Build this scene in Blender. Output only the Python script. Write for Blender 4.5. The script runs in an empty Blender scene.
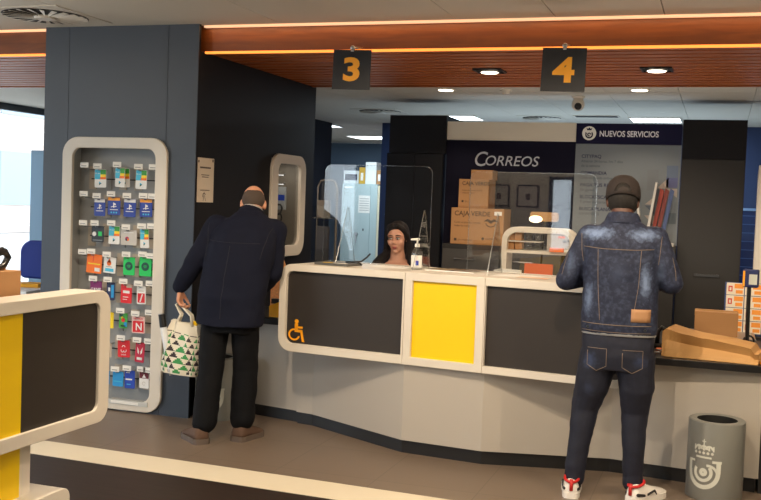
import bpy, bmesh, math, random
from mathutils import Vector, Matrix, Euler, noise
random.seed(7)
SC = bpy.context.scene
COL = SC.collection
PI = math.pi
V = Vector

# ---------------------------------------------------------------- materials
def lin(c):
    c = c / 255.0
    return c / 12.92 if c <= 0.04045 else ((c + 0.055) / 1.055) ** 2.4
def rgb(r, g, b): return (lin(r), lin(g), lin(b), 1.0)
MATS = {}
def mat(name, col, rough=0.5, metal=0.0, spec=0.5, bump=None, emit=None, var=None, coat=0.0):
    """bump=(scale,strength,distance) noise bump; var=(scale,amount) albedo mottling; emit=(rgb,strength)"""
    if name in MATS: return MATS[name]
    m = bpy.data.materials.new(name); m.use_nodes = True
    nt = m.node_tree; p = nt.nodes['Principled BSDF']
    p.inputs['Base Color'].default_value = col
    p.inputs['Roughness'].default_value = rough
    p.inputs['Metallic'].default_value = metal
    p.inputs['Specular IOR Level'].default_value = spec
    p.inputs['Coat Weight'].default_value = coat
    if bump or var:
        tc = nt.nodes.new('ShaderNodeTexCoord')
    if bump:
        n = nt.nodes.new('ShaderNodeTexNoise'); n.inputs['Scale'].default_value = bump[0]; n.inputs['Detail'].default_value = 4
        b = nt.nodes.new('ShaderNodeBump'); b.inputs['Strength'].default_value = bump[1]; b.inputs['Distance'].default_value = bump[2]
        nt.links.new(tc.outputs['Object'], n.inputs['Vector']); nt.links.new(n.outputs['Fac'], b.inputs['Height'])
        nt.links.new(b.outputs['Normal'], p.inputs['Normal'])
    if var:
        n = nt.nodes.new('ShaderNodeTexNoise'); n.inputs['Scale'].default_value = var[0]; n.inputs['Detail'].default_value = 5
        r = nt.nodes.new('ShaderNodeMapRange'); r.inputs['To Min'].default_value = 1 - var[1]; r.inputs['To Max'].default_value = 1 + var[1]
        mx = nt.nodes.new('ShaderNodeVectorMath'); mx.operation = 'SCALE'; mx.inputs[0].default_value = col[:3]
        nt.links.new(tc.outputs['Object'], n.inputs['Vector']); nt.links.new(n.outputs['Fac'], r.inputs['Value'])
        nt.links.new(r.outputs['Result'], mx.inputs['Scale']); nt.links.new(mx.outputs['Vector'], p.inputs['Base Color'])
    if emit:
        p.inputs['Emission Color'].default_value = emit[0]; p.inputs['Emission Strength'].default_value = emit[1]
    MATS[name] = m
    return m
def clear_mat(name, tint=(1, 1, 1, 1), ior=1.49, rough=0.02, base=0.0):
    """thin clear sheet: transparent body with a Fresnel gloss"""
    if name in MATS: return MATS[name]
    m = bpy.data.materials.new(name); m.use_nodes = True
    nt = m.node_tree; nt.nodes.remove(nt.nodes['Principled BSDF']); out = nt.nodes['Material Output']
    t = nt.nodes.new('ShaderNodeBsdfTransparent'); t.inputs['Color'].default_value = tint
    g = nt.nodes.new('ShaderNodeBsdfGlossy'); g.inputs['Roughness'].default_value = rough
    mx = nt.nodes.new('ShaderNodeMixShader')
    # Schlick reflectance from the unsigned view angle, the same from either side of the sheet
    geo = nt.nodes.new('ShaderNodeNewGeometry'); dot = nt.nodes.new('ShaderNodeVectorMath'); dot.operation = 'DOT_PRODUCT'
    nt.links.new(geo.outputs['Incoming'], dot.inputs[0]); nt.links.new(geo.outputs['Normal'], dot.inputs[1])
    def mth(op, a, b):
        q = nt.nodes.new('ShaderNodeMath'); q.operation = op
        for i, x in enumerate((a, b)):
            if x is None: continue
            if isinstance(x, (int, float)): q.inputs[i].default_value = x
            else: nt.links.new(x, q.inputs[i])
        return q.outputs[0]
    f0 = ((ior - 1) / (ior + 1)) ** 2 + base
    c = mth('ABSOLUTE', dot.outputs['Value'], None)
    f = mth('ADD', mth('MULTIPLY', mth('POWER', mth('SUBTRACT', 1.0, c), 5.0), 1 - f0), f0)
    nt.links.new(f, mx.inputs[0])
    nt.links.new(t.outputs[0], mx.inputs[1]); nt.links.new(g.outputs[0], mx.inputs[2]); nt.links.new(mx.outputs[0], out.inputs[0])
    MATS[name] = m
    return m
def nodes(m): return m.node_tree.nodes, m.node_tree.links, m.node_tree.nodes['Principled BSDF']

# ---------------------------------------------------------------- mesh builder
class B:
    def __init__(s, M=None):
        s.v = []; s.f = []; s.mi = []; s.mats = []; s.M = M or Matrix.Identity(4)
    def m(s, material):
        if material not in s.mats: s.mats.append(material)
        return s.mats.index(material)
    def add(s, vs, fs, material):
        o = len(s.v); k = s.m(material)
        for p in vs: s.v.append(s.M @ V(p))
        for f in fs: s.f.append([o + i for i in f]); s.mi.append(k)
        return s
    def box(s, x0, x1, y0, y1, z0, z1, material, bev=0.0):
        if bev > 0:
            bm = bmesh.new(); bmesh.ops.create_cube(bm, size=1)
            bmesh.ops.scale(bm, vec=(x1 - x0, y1 - y0, z1 - z0), verts=bm.verts)
            bmesh.ops.translate(bm, vec=((x0 + x1) / 2, (y0 + y1) / 2, (z0 + z1) / 2), verts=bm.verts)
            bmesh.ops.bevel(bm, geom=bm.edges[:], offset=bev, segments=2, affect='EDGES', profile=0.5)
            return s.bm(bm, material)
        vs = [(x0, y0, z0), (x1, y0, z0), (x1, y1, z0), (x0, y1, z0), (x0, y0, z1), (x1, y0, z1), (x1, y1, z1), (x0, y1, z1)]
        return s.add(vs, [(0, 3, 2, 1), (4, 5, 6, 7), (0, 1, 5, 4), (1, 2, 6, 5), (2, 3, 7, 6), (3, 0, 4, 7)], material)
    def bm(s, bm, material):
        bm.verts.index_update()
        s.add([v.co.copy() for v in bm.verts], [[v.index for v in f.verts] for f in bm.faces], material); bm.free()
        return s
    def rings(s, rings, material, cap=True, close=False):
        """loft between rings of equal vertex count"""
        n = len(rings[0]); vs = [p for r in rings for p in r]; fs = []
        R = len(rings)
        for i in range(R if close else R - 1):
            a = i * n; b = ((i + 1) % R) * n
            for j in range(n):
                k = (j + 1) % n
                fs.append((a + j, a + k, b + k, b + j))
        if cap and not close:
            fs.append(tuple(reversed(range(n)))); fs.append(tuple((R - 1) * n + j for j in range(n)))
        return s.add(vs, fs, material)
    def cyl(s, p0, p1, r0, r1=None, material=None, n=20, cap=True):
        r1 = r0 if r1 is None else r1; p0 = V(p0); p1 = V(p1)
        a, b = frame(p1 - p0)
        mk = lambda c, r: [c + a * (r * math.cos(2 * PI * i / n)) + b * (r * math.sin(2 * PI * i / n)) for i in range(n)]
        return s.rings([mk(p0, r0), mk(p1, r1)], material, cap)
    def tube(s, pts, r, material, n=8, close=False):
        pts = [V(p) for p in pts]; rg = []; N = len(pts); prev = None
        for i, p in enumerate(pts):
            if close: d = pts[(i + 1) % N] - pts[i - 1]
            else: d = pts[min(i + 1, N - 1)] - pts[max(i - 1, 0)]
            d.normalize()
            if prev is None: a, b = frame(d)
            else:
                a = prev - d * prev.dot(d); a.normalize(); b = d.cross(a)
            prev = a; rr = r[i] if isinstance(r, (list, tuple)) else r
            rg.append([p + a * (rr * math.cos(2 * PI * k / n)) + b * (rr * math.sin(2 * PI * k / n)) for k in range(n)])
        return s.rings(rg, material, True, close)
    def caps(s, p0, r0, p1, r1, material, n=16, k=5):
        """tapered capsule"""
        p0 = V(p0); p1 = V(p1); d = (p1 - p0)
        if d.length < 1e-6: d = V((0, 0, 1e-4)); p1 = p0 + d
        u = d.normalized(); a, b = frame(u); rg = []
        for i in range(1, k + 1):
            t = PI / 2 * (1 - i / k); rg.append((p0 - u * (r0 * math.sin(t)), r0 * math.cos(t)))
        for i in range(0, k):
            t = PI / 2 * (i / k); rg.append((p1 + u * (r1 * math.sin(t)), r1 * math.cos(t)))
        return s.rings([[c + a * (r * math.cos(2 * PI * j / n)) + b * (r * math.sin(2 * PI * j / n)) for j in range(n)] for c, r in rg], material)
    def ell(s, c, r, material, R=None, seg=20, ring=12):
        c = V(c); R = R or Matrix.Identity(3); rg = []
        for i in range(1, ring):
            t = PI * i / ring - PI / 2
            rg.append([c + R @ V((r[0] * math.cos(t) * math.cos(2 * PI * j / seg), r[1] * math.cos(t) * math.sin(2 * PI * j / seg), r[2] * math.sin(t))) for j in range(seg)])
        return s.rings(rg, material)
    def loft(s, secs, material, n=28, p=2.0):
        """secs: (center, half width, half depth[, tilt rx]) horizontal superellipse sections, bottom to top"""
        rg = []
        for q in secs:
            c = V(q[0]); R = Euler((q[3] if len(q) > 3 else 0, 0, q[4] if len(q) > 4 else 0)).to_matrix(); ring = []
            for j in range(n):
                t = 2 * PI * j / n; ct, st = math.cos(t), math.sin(t)
                x = q[1] * math.copysign(abs(ct) ** (2 / p), ct); y = q[2] * math.copysign(abs(st) ** (2 / p), st)
                ring.append(c + R @ V((x, y, 0)))
            rg.append(ring)
        return s.rings(rg, material)
    def prism(s, poly, o, ux, uy, th, material):
        """2D poly in plane (o,ux,uy) extruded by th along ux x uy"""
        o = V(o); ux = V(ux); uy = V(uy); nz = ux.cross(uy).normalized() * th
        a = [o + ux * p[0] + uy * p[1] for p in poly]; b = [q + nz for q in a]; n = len(poly)
        fs = [tuple(reversed(range(n))), tuple(range(n, 2 * n))] + [(i, (i + 1) % n, n + (i + 1) % n, n + i) for i in range(n)]
        return s.add(a + b, fs, material)
    def ringframe(s, outer, inner, o, ux, uy, th, material):
        o = V(o); ux = V(ux); uy = V(uy); nz = ux.cross(uy).normalized() * th; n = len(outer)
        P = lambda L: [o + ux * p[0] + uy * p[1] for p in L]
        a = P(outer); b = P(inner); c = [q + nz for q in a]; d = [q + nz for q in b]; fs = []
        for i in range(n):
            k = (i + 1) % n
            fs += [(i, n + i, n + k, k), (2 * n + i, 2 * n + k, 3 * n + k, 3 * n + i), (i, k, 2 * n + k, 2 * n + i), (n + k, n + i, 3 * n + i, 3 * n + k)]
        return s.add(a + b + c + d, fs, material)
    def build(s, name, parent=None, smooth=False, loc=None, bevel=0.0, keep=False):
        root = parent
        while root is not None and root.parent is not None: root = root.parent
        if root is not None: off = root.location.copy()
        elif loc is not None: off = V(loc)
        elif s.v:
            xs = [p.x for p in s.v]; ys = [p.y for p in s.v]; zs = [p.z for p in s.v]
            off = V(((min(xs) + max(xs)) / 2, (min(ys) + max(ys)) / 2, min(zs)))
        me = bpy.data.meshes.new(name)
        me.from_pydata([p - off for p in s.v], [], s.f)
        for mm in s.mats: me.materials.append(mm)
        for i, p in enumerate(me.polygons): p.material_index = s.mi[i]; p.use_smooth = bool(smooth)
        me.update()
        bm = bmesh.new(); bm.from_mesh(me)
        if not keep: bmesh.ops.remove_doubles(bm, verts=bm.verts, dist=1e-6)
        bmesh.ops.recalc_face_normals(bm, faces=bm.faces); bm.to_mesh(me); bm.free()
        o = bpy.data.objects.new(name, me); COL.objects.link(o)
        if parent is not None: o.parent = parent
        else: o.location = off
        if bevel:
            md = o.modifiers.new('bevel', 'BEVEL'); md.width = bevel; md.segments = 2; md.limit_method = 'ANGLE'; md.angle_limit = 0.6
        if smooth == 'auto':
            try: me.set_sharp_from_angle(angle=0.7)
            except Exception: pass
        return o
def frame(d):
    d = V(d).normalized()
    t = V((0, 0, 1)) if abs(d.z) < 0.9 else V((1, 0, 0))
    a = d.cross(t).normalized(); b = d.cross(a).normalized()
    return a, b
def rr(x0, x1, y0, y1, r, n=6):
    """rounded rectangle outline, r a number or (bl,br,tr,tl)"""
    if not isinstance(r, (tuple, list)): r = (r,) * 4
    out = []
    for (cx, cy, q, a) in ((x0, y0, r[0], PI), (x1, y0, r[1], 1.5 * PI), (x1, y1, r[2], 0), (x0, y1, r[3], PI / 2)):
        sx = 1 if cx == x0 else -1; sy = 1 if cy == y0 else -1
        for i in range(n + 1):
            t = a + PI / 2 * i / n
            out.append((cx + sx * q + q * math.cos(t), cy + sy * q + q * math.sin(t)))
    return out
def arc(cx, cy, r, a0, a1, w, n=24):
    """flat arc band outline"""
    o = [(cx + (r + w / 2) * math.cos(math.radians(a0 + (a1 - a0) * i / n)), cy + (r + w / 2) * math.sin(math.radians(a0 + (a1 - a0) * i / n))) for i in range(n + 1)]
    q = [(cx + (r - w / 2) * math.cos(math.radians(a1 - (a1 - a0) * i / n)), cy + (r - w / 2) * math.sin(math.radians(a1 - (a1 - a0) * i / n))) for i in range(n + 1)]
    return o + q
def circ(cx, cy, r, n=20): return [(cx + r * math.cos(2 * PI * i / n), cy + r * math.sin(2 * PI * i / n)) for i in range(n)]

# ---------------------------------------------------------------- scene objects
def tag(o, label, cat, group=None, kind=None):
    if label: o['label'] = label
    if cat: o['category'] = cat
    if group: o['group'] = group
    if kind: o['kind'] = kind
    return o
def thing(name, loc, label, cat, group=None):
    o = bpy.data.objects.new(name, None); COL.objects.link(o); o.location = loc
    o.empty_display_size = 0.1
    return tag(o, label, cat, group)
def struct(o):
    o['kind'] = 'structure'; return o
def kids(o): return [c for c in bpy.data.objects if c.parent == o]
def copy_tree(o, parent=None):
    c = o.copy(); COL.objects.link(c)
    if parent is not None: c.parent = parent
    for ch in kids(o): copy_tree(ch, c)
    return c

# ---------------------------------------------------------------- lettering
_fc = {}
def glyphs(s, size=1.0, bold=0.0, shear=0.0, align='LEFT', spacing=1.0):
    """text -> (verts2d, faces)"""
    key = (s, bold, shear, align, spacing)
    if key not in _fc:
        c = bpy.data.curves.new('t', 'FONT'); c.body = s; c.size = 1; c.offset = bold; c.shear = shear; c.align_x = align; c.space_character = spacing
        c.resolution_u = 4
        o = bpy.data.objects.new('t', c); COL.objects.link(o); bpy.context.view_layer.update()
        me = bpy.data.meshes.new_from_object(o.evaluated_get(bpy.context.evaluated_depsgraph_get()))
        _fc[key] = ([(v.co.x, v.co.y) for v in me.vertices], [tuple(p.vertices) for p in me.polygons])
        bpy.data.objects.remove(o); bpy.data.curves.remove(c); bpy.data.meshes.remove(me)
    vs, fs = _fc[key]
    return [(x * size, y * size) for x, y in vs], fs
def letter(b, s, o, ux, uy, size, material, lift=0.0015, width=None, **kw):
    """add raised text to builder b on the plane o,ux,uy"""
    vs, fs = glyphs(s, size, **kw)
    ux = V(ux); uy = V(uy); nz = ux.cross(uy).normalized()
    sx = 1.0
    if width:
        xs = [p[0] for p in vs]; sx = width / (max(xs) - min(xs))
    base = [V(o) + ux * (p[0] * sx) + uy * p[1] for p in vs]
    b.add([p + nz * lift for p in base], fs, material)
def decal(b, poly, o, ux, uy, material, lift=0.001):
    ux = V(ux); uy = V(uy); nz = ux.cross(uy).normalized()
    b.add([V(o) + ux * p[0] + uy * p[1] + nz * lift for p in poly], [tuple(range(len(poly)))], material)
def strip(b, poly, o, ux, uy, material, lift=0.001):
    """arc() outline as quads (safe for concave bands)"""
    n = len(poly) // 2; ux = V(ux); uy = V(uy); nz = ux.cross(uy).normalized()
    P = [V(o) + ux * p[0] + uy * p[1] + nz * lift for p in poly]
    b.add(P, [(i, i + 1, 2 * n - 2 - i, 2 * n - 1 - i) for i in range(n - 1)], material)

# ---------------------------------------------------------------- organic surfaces
def fuse(b, name, voxel, material, parent, smooth=6, factor=0.5, disp=None, paint=None, extra=()):
    """merge the closed shells of builder b into one continuous skin and link it"""
    me = bpy.data.meshes.new('tmp'); me.from_pydata(b.v, [], b.f); me.update()
    bm = bmesh.new(); bm.from_mesh(me); bmesh.ops.recalc_face_normals(bm, faces=bm.faces); bm.to_mesh(me); bm.free()
    o = bpy.data.objects.new('tmp', me); COL.objects.link(o)
    r = o.modifiers.new('r', 'REMESH'); r.mode = 'VOXEL'; r.voxel_size = voxel; r.use_smooth_shade = True
    if smooth:
        q = o.modifiers.new('s', 'SMOOTH'); q.factor = factor; q.iterations = smooth
    bpy.context.view_layer.update()
    res = bpy.data.meshes.new_from_object(o.evaluated_get(bpy.context.evaluated_depsgraph_get()))
    bpy.data.objects.remove(o); bpy.data.meshes.remove(me)
    res.name = name
    if disp:
        nn = [v.normal.copy() for v in res.vertices]
        for v, n in zip(res.vertices, nn): v.co += n * disp(v.co, n)
    if paint:
        # paint(center, normal) -> index into [material]+extra
        res.materials.clear()
        for mm in (material,) + tuple(extra): res.materials.append(mm)
        for p in res.polygons: p.material_index = paint(p.center, p.normal)
    else:
        res.materials.clear(); res.materials.append(material)
    for p in res.polygons: p.use_smooth = True
    root = parent
    while root is not None and root.parent is not None: root = root.parent
    W = b.W if hasattr(b, 'W') else Matrix.Identity(4)
    off = root.location if root is not None else V((0, 0, 0))
    for v in res.vertices: v.co = W @ v.co - off
    ob = bpy.data.objects.new(name, res); COL.objects.link(ob)
    if parent is not None: ob.parent = parent
    return ob
# ================================================================ MATERIALS
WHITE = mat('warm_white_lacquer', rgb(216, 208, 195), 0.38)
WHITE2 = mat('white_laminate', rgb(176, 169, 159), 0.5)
CHAR = mat('charcoal_panel', rgb(44, 38, 34), 0.5, bump=(180, 0.05, 0.001))
YEL = mat('yellow_panel', rgb(240, 200, 0), 0.4)
BLACK = mat('black_plinth', rgb(22, 21, 22), 0.45)
BLKP = mat('black_plastic', rgb(16, 16, 18), 0.35)
PILLAR = mat('slate_blue_panel', rgb(57, 65, 77), 0.42, var=(3, 0.05))
DKWALL = mat('dark_navy_wall', rgb(25, 25, 29), 0.6, spec=.25, var=(2, 0.06))
DKCAB = mat('dark_cabinet_laminate', rgb(25, 23, 22), 0.5, var=(4, 0.05))
DKCOL = mat('near_black_laminate', rgb(20, 20, 24), 0.55, spec=.2)
CREAM = mat('cream_wall', rgb(216, 208, 192), 0.6)
BLUEW = mat('blue_wall', rgb(30, 48, 86), 0.6)
NAVY = mat('navy_sign_board', rgb(13, 13, 50), 0.55, spec=.2)
NAVYD = mat('deep_navy_board', rgb(14, 13, 34), 0.6, spec=.15)
CEIL = mat('ceiling_panel_white', rgb(206, 200, 188), 0.7)
GROOVE = mat('ceiling_groove', rgb(96, 84, 72), 0.8)
STEEL = mat('brushed_steel', rgb(170, 172, 175), 0.3, metal=1.0)
DKSTEEL = mat('dark_steel', rgb(70, 72, 75), 0.4, metal=0.8)
GREY = mat('grey_panel', rgb(150, 152, 152), 0.55)
AMBER = mat('amber_print', rgb(246, 165, 12), 0.5)
CARDB = mat('cardboard', rgb(168, 124, 80), 0.8, bump=(60, 0.1, 0.002), var=(6, 0.06))
KRAFT = mat('kraft_paper', rgb(200, 154, 96), 0.65, bump=(25, 0.25, 0.006), var=(5, 0.08))
PAPER = mat('white_paper', rgb(232, 230, 224), 0.7)
INK = mat('dark_ink', rgb(30, 28, 30), 0.7)
CLEAR = clear_mat('clear_acrylic', (0.97, 0.98, 0.98, 1), base=.02)
EDGE = clear_mat('acrylic_edge', (.80, .84, .85, 1), 1.49, .2, .3)
GLASS = clear_mat('window_glass', (0.96, 0.98, 1, 1))
ORANGE = mat('orange_plastic', rgb(236, 112, 24), 0.5)
RED = mat('red_print', rgb(214, 24, 34), 0.5)
GREEN = mat('green_print', rgb(28, 196, 92), 0.5)
BLUE = mat('blue_print', rgb(28, 66, 176), 0.45)
SKYB = mat('sky_blue_print', rgb(36, 148, 214), 0.5)
PURPLE = mat('purple_print', rgb(126, 30, 104), 0.5)
LEDW = mat('warm_light_strip', rgb(255, 180, 110), 0.5, emit=((1.0, 0.62, 0.36, 1), 1.0))
LEDO = mat('orange_light_strip', rgb(255, 140, 50), 0.5, emit=((1.0, 0.30, 0.05, 1), 1.7))
LAMPW = mat('warm_lamp_lens', rgb(255, 235, 205), 0.3, emit=((1.0, 0.86, 0.66, 1), 6))
LAMPC = mat('cool_light_diffuser', rgb(240, 248, 255), 0.4, emit=((0.78, 0.92, 1.0, 1), 7))

def wood(name, c1, c2, sx):
    m = mat(name, c1, 0.45); n, l, p = nodes(m)
    tc = n.new('ShaderNodeTexCoord'); mp = n.new('ShaderNodeMapping'); mp.inputs['Scale'].default_value = sx
    t = n.new('ShaderNodeTexNoise'); t.inputs['Scale'].default_value = 3; t.inputs['Detail'].default_value = 6; t.inputs['Distortion'].default_value = 1.2
    r = n.new('ShaderNodeValToRGB'); r.color_ramp.elements[0].color = c1; r.color_ramp.elements[1].color = c2
    r.color_ramp.elements[0].position = 0.35; r.color_ramp.elements[1].position = 0.68
    l.new(tc.outputs['Object'], mp.inputs[0]); l.new(mp.outputs[0], t.inputs['Vector']); l.new(t.outputs['Fac'], r.inputs[0]); l.new(r.outputs[0], p.inputs['Base Color'])
    return m
BEAM = wood('cherry_wood_beam', rgb(104, 52, 15), rgb(128, 68, 21), (0.6, 4, 7))
SLAT = wood('cherry_wood_slat', rgb(158, 82, 36), rgb(184, 102, 48), (0.7, 9, 5))
FLOORD = wood('dark_brown_floorboards', rgb(36, 26, 22), rgb(48, 36, 31), (0.7, 8, 1)); FLOORD.node_tree.nodes['Principled BSDF'].inputs['Roughness'].default_value = 0.5; FLOORD.node_tree.nodes['Principled BSDF'].inputs['Specular IOR Level'].default_value = 0.3
STRIPE = mat('cream_floor_band', rgb(222, 212, 190), 0.45, var=(2, 0.04))
def tiles(name, c, c2, mortar, size, msize, rough):
    m = mat(name, c, rough); n, l, p = nodes(m)
    tc = n.new('ShaderNodeTexCoord'); mp = n.new('ShaderNodeMapping')
    t = n.new('ShaderNodeTexBrick'); t.offset = 0.0; t.squash = 1.0
    t.inputs['Color1'].default_value = c; t.inputs['Color2'].default_value = c2; t.inputs['Mortar'].default_value = mortar
    t.inputs['Scale'].default_value = 1.0; t.inputs['Mortar Size'].default_value = msize
    t.inputs['Brick Width'].default_value = size[0]; t.inputs['Row Height'].default_value = size[1]
    l.new(tc.outputs['Object'], mp.inputs[0]); l.new(mp.outputs[0], t.inputs['Vector']); l.new(t.outputs['Color'], p.inputs['Base Color'])
    return m, mp
FLOORT, _ = tiles('taupe_floor_tile', rgb(120, 105, 91), rgb(116, 101, 88), rgb(98, 86, 74), (0.6, 0.6), 0.003, 0.38)
BLUET, mpt = tiles('blue_wall_tile', rgb(22, 42, 84), rgb(25, 46, 88), rgb(56, 84, 130), (0.2, 0.1), 0.005, 0.25)
mpt.inputs['Rotation'].default_value = (PI / 2, 0, 0)
BRICK, mpb = tiles('pale_brick', rgb(196, 176, 164), rgb(206, 190, 180), rgb(220, 215, 210), (0.25, 0.08), 0.012, 0.9)
mpb.inputs['Rotation'].default_value = (PI / 2, 0, PI / 2)

# ================================================================ SETTING
XL, XR, YF, YB = -8.4, 2.6, -2.6, 17.0
def yb(x, near): return (4.93 if near else 5.225) - 0.033 * (x + 1.5)
b = B()
def fl(x0, x1, y0a, y0b, y1a, y1b, m): b.add([(x0, y0a, 0), (x1, y0b, 0), (x1, y1b, 0), (x0, y1a, 0)], [(0, 1, 2, 3)], m)
fl(XL, XR, YF, YF, yb(XL, 1), yb(XR, 1), FLOORD)
fl(XL, XR, yb(XL, 1), yb(XR, 1), yb(XL, 0), yb(XR, 0), STRIPE)
fl(XL, XR, yb(XL, 0), yb(XR, 0), YB, YB, FLOORT)
struct(b.build('floor', loc=(0, 0, 0)))

# front ceiling: lay-in panels with narrow shadow gaps, its own backing above
b = B(); b.box(XL, XR, YF, 6.38, 2.815, 2.85, GROOVE)
xs = [XL, -6.7, -5.45, -4.2, -2.93, -1.68, -1.04, -0.38, 0.26, 0.9, 1.54, XR]; ys = [YF, -1.0, 0.25, 1.5, 2.75, 4.0, 5.25, 6.375]
for i in range(len(xs) - 1):
    for j in range(len(ys) - 1): b.box(xs[i] + .003, xs[i + 1] - .003, ys[j] + .003, ys[j + 1] - .003, 2.80, 2.82, CEIL)
struct(b.build('ceiling', loc=(0, 0, 2.8)))
b = B(); b.box(XL, XR, 8.45, YB, 2.655, 2.69, GROOVE)
xs = [XL, -7.2, -6.0, -4.8, -4.2, -3.6, -3.0, -2.28, -1.64, -1.0, -0.385, 0.23, 0.85, 1.5, XR]; ys = [8.45, 9.05, 9.65, 10.25, 10.85, 11.45, 12.05, 12.65, 13.9, 15.1, 16.2, YB]
for i in range(len(xs) - 1):
    for j in range(len(ys) - 1): b.box(xs[i] + .002, xs[i + 1] - .002, ys[j] + .002, ys[j + 1] - .002, 2.64, 2.66, CEIL)
struct(b.build('ceiling', loc=(0, 8.45, 2.64)))
# lowered wooden canopy: fascia + slats
b = B(); b.box(XL, XR, 6.38, 6.44, 2.62, 2.815, BEAM)
struct(b.build('trim_1', loc=(0, 6.38, 2.62)))
b = B(); b.box(XL, XR, 6.44, 8.45, 2.690, 2.72, mat('canopy_backing', rgb(60, 28, 14), 0.8))
y = 6.47
while y < 8.38:
    b.box(XL, XR, y, y + 0.108, 2.622, 2.645, SLAT); y += 0.148
b.box(XL, XR, 8.41, 8.45, 2.615, 2.72, SLAT)
for x in (-7.8, -6.4, -5.0, -3.4, -1.09, .2, 1.5): b.box(x, x + .03, 6.44, 8.42, 2.645, 2.692, MATS['canopy_backing'])
struct(b.build('ceiling', loc=(0, 6.44, 2.62)))

# display column: slate panels around a recess, two joints in its face
b = B(); Y0, Y1 = 6.29, 6.43
rx0, rx1, rz0, rz1 = -4.58, -3.79, 0.05, 1.94
for x0, x1 in ((-4.81, -4.602), (-4.598, -3.772), (-3.768, -3.529)):
    if x0 < -4.6 and x1 < -4.59: b.box(x0, x1, Y0, Y1, 0, 2.8, PILLAR)
    elif x1 > -3.6: b.box(x0, x1, Y0, Y0 + .03, 0, 2.8, PILLAR)
    else:
        b.box(x0, x1, Y0, Y1, rz1, 2.8, PILLAR); b.box(x0, x1, Y0, Y1, 0, rz0, PILLAR)
        b.box(x0, rx0, Y0, Y1, rz0, rz1, PILLAR); b.box(rx1, x1, Y0, Y1, rz0, rz1, PILLAR)
b.box(-4.81, -3.75, Y1 + .03, 6.6, 0, 2.8, DKCOL)
GRV = mat('column_joint', rgb(42, 48, 58), .6); b.box(-4.602, -4.598, Y0 + .003, Y1, rz1, 2.8, GRV); b.box(-3.772, -3.768, Y0 + .003, Y1, 0, 2.8, GRV)
b.box(-3.55, -3.528, Y0 + .01, Y0 + .03, 0, 2.8, DKCOL)
struct(b.build('wall_column', loc=(-4.17, 6.36, 0)))

# side wall with a niche
b = B(); ny0, ny1, nz0, nz1 = 7.604, 8.266, 1.156, 1.936; WX = -3.555
b.box(-3.74, WX, 6.465, ny0, 0, 2.62, DKWALL); b.box(-3.74, WX, ny1, 8.52, 0, 2.62, DKWALL)
b.box(-3.74, WX, ny0, ny1, 0, nz0, DKWALL); b.box(-3.74, WX, ny0, ny1, nz1, 2.62, DKWALL)
b.box(-3.74, WX, 8.45, 8.52, 2.62, 2.64, DKWALL); b.box(-3.74, WX, 6.32, 6.465, 0, 2.62, DKWALL)
b.box(-3.94, -3.86, ny0 - .1, ny1 + .1, nz0 - .1, nz1 + .1, DKWALL)
struct(b.build('wall_side', loc=(-3.7, 7.5, 0)))
b = B(); b.box(-5.14, -5.02, 8.7, 12.63, 0, 2.64, DKWALL); struct(b.build('wall_hall', loc=(-5.08, 10.6, 0)))
b = B(); b.box(-4.27, XR, 12.53, 12.65, 0, 2.64, BLUEW); struct(b.build('wall_back', loc=(-1, 12.6, 0)))
FARW = mat('grey_blue_wall', rgb(72, 92, 112), 0.7)
b = B(); b.box(XL, 0, YB, YB + .1, 0, 2.64, FARW); struct(b.build('wall_far', loc=(-4, YB, 0)))
b = B(); b.box(-4.27, -4.15, 12.65, YB, 0, 2.64, BLUEW); struct(b.build('wall_corridor', loc=(-4.2, 14.8, 0)))
b = B(); b.box(XR, XR + .1, YF, 12.6, 0, 2.85, CREAM); struct(b.build('wall_right', loc=(XR, 5, 0)))
b = B(); b.box(XL, -6.4, YF - .1, YF, 0, 2.85, DKWALL); b.box(-6.4, -4.82, YF - .1, YF, 0, 2.85, CREAM); b.box(-4.4, -4.1, YF - .1, YF, 0, 2.85, CREAM); b.box(-3.2, XR, YF - .1, YF, 0, 2.85, CREAM); b.box(-4.82, -4.4, YF - .1, YF, 2.1, 2.85, CREAM); b.box(-4.1, -3.2, YF - .1, YF, 2.7, 2.85, CREAM); struct(b.build('wall_front', loc=(-3, YF, 0)))
b = B(); b.box(XL - .1, XL, 13.6, YB, 0, 2.64, FARW); struct(b.build('wall_left', loc=(XL, 15, 0)))
# blue wall and tiled dado beside the last cabinet, white door lining in front
b = B(); b.box(0.0, XR, 12.51, 12.53, 0, 1.66, BLUET); b.box(0, XR, 12.50, 12.53, 1.66, 1.69, mat('pale_blue_trim', rgb(120, 150, 190), 0.4))
struct(b.build('wall_tiled', loc=(1.2, 12.5, 0)))
b = B(); b.box(0.292, 0.38, 9.0, 9.12, 0, 1.95, WHITE); b.box(1.28, 1.37, 9.0, 9.12, 0, 1.95, WHITE); b.box(0.292, 1.37, 9.0, 9.12, 1.95, 2.03, WHITE)
struct(b.build('door_1', loc=(0.83, 9.06, 0), bevel=0.004))
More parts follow.
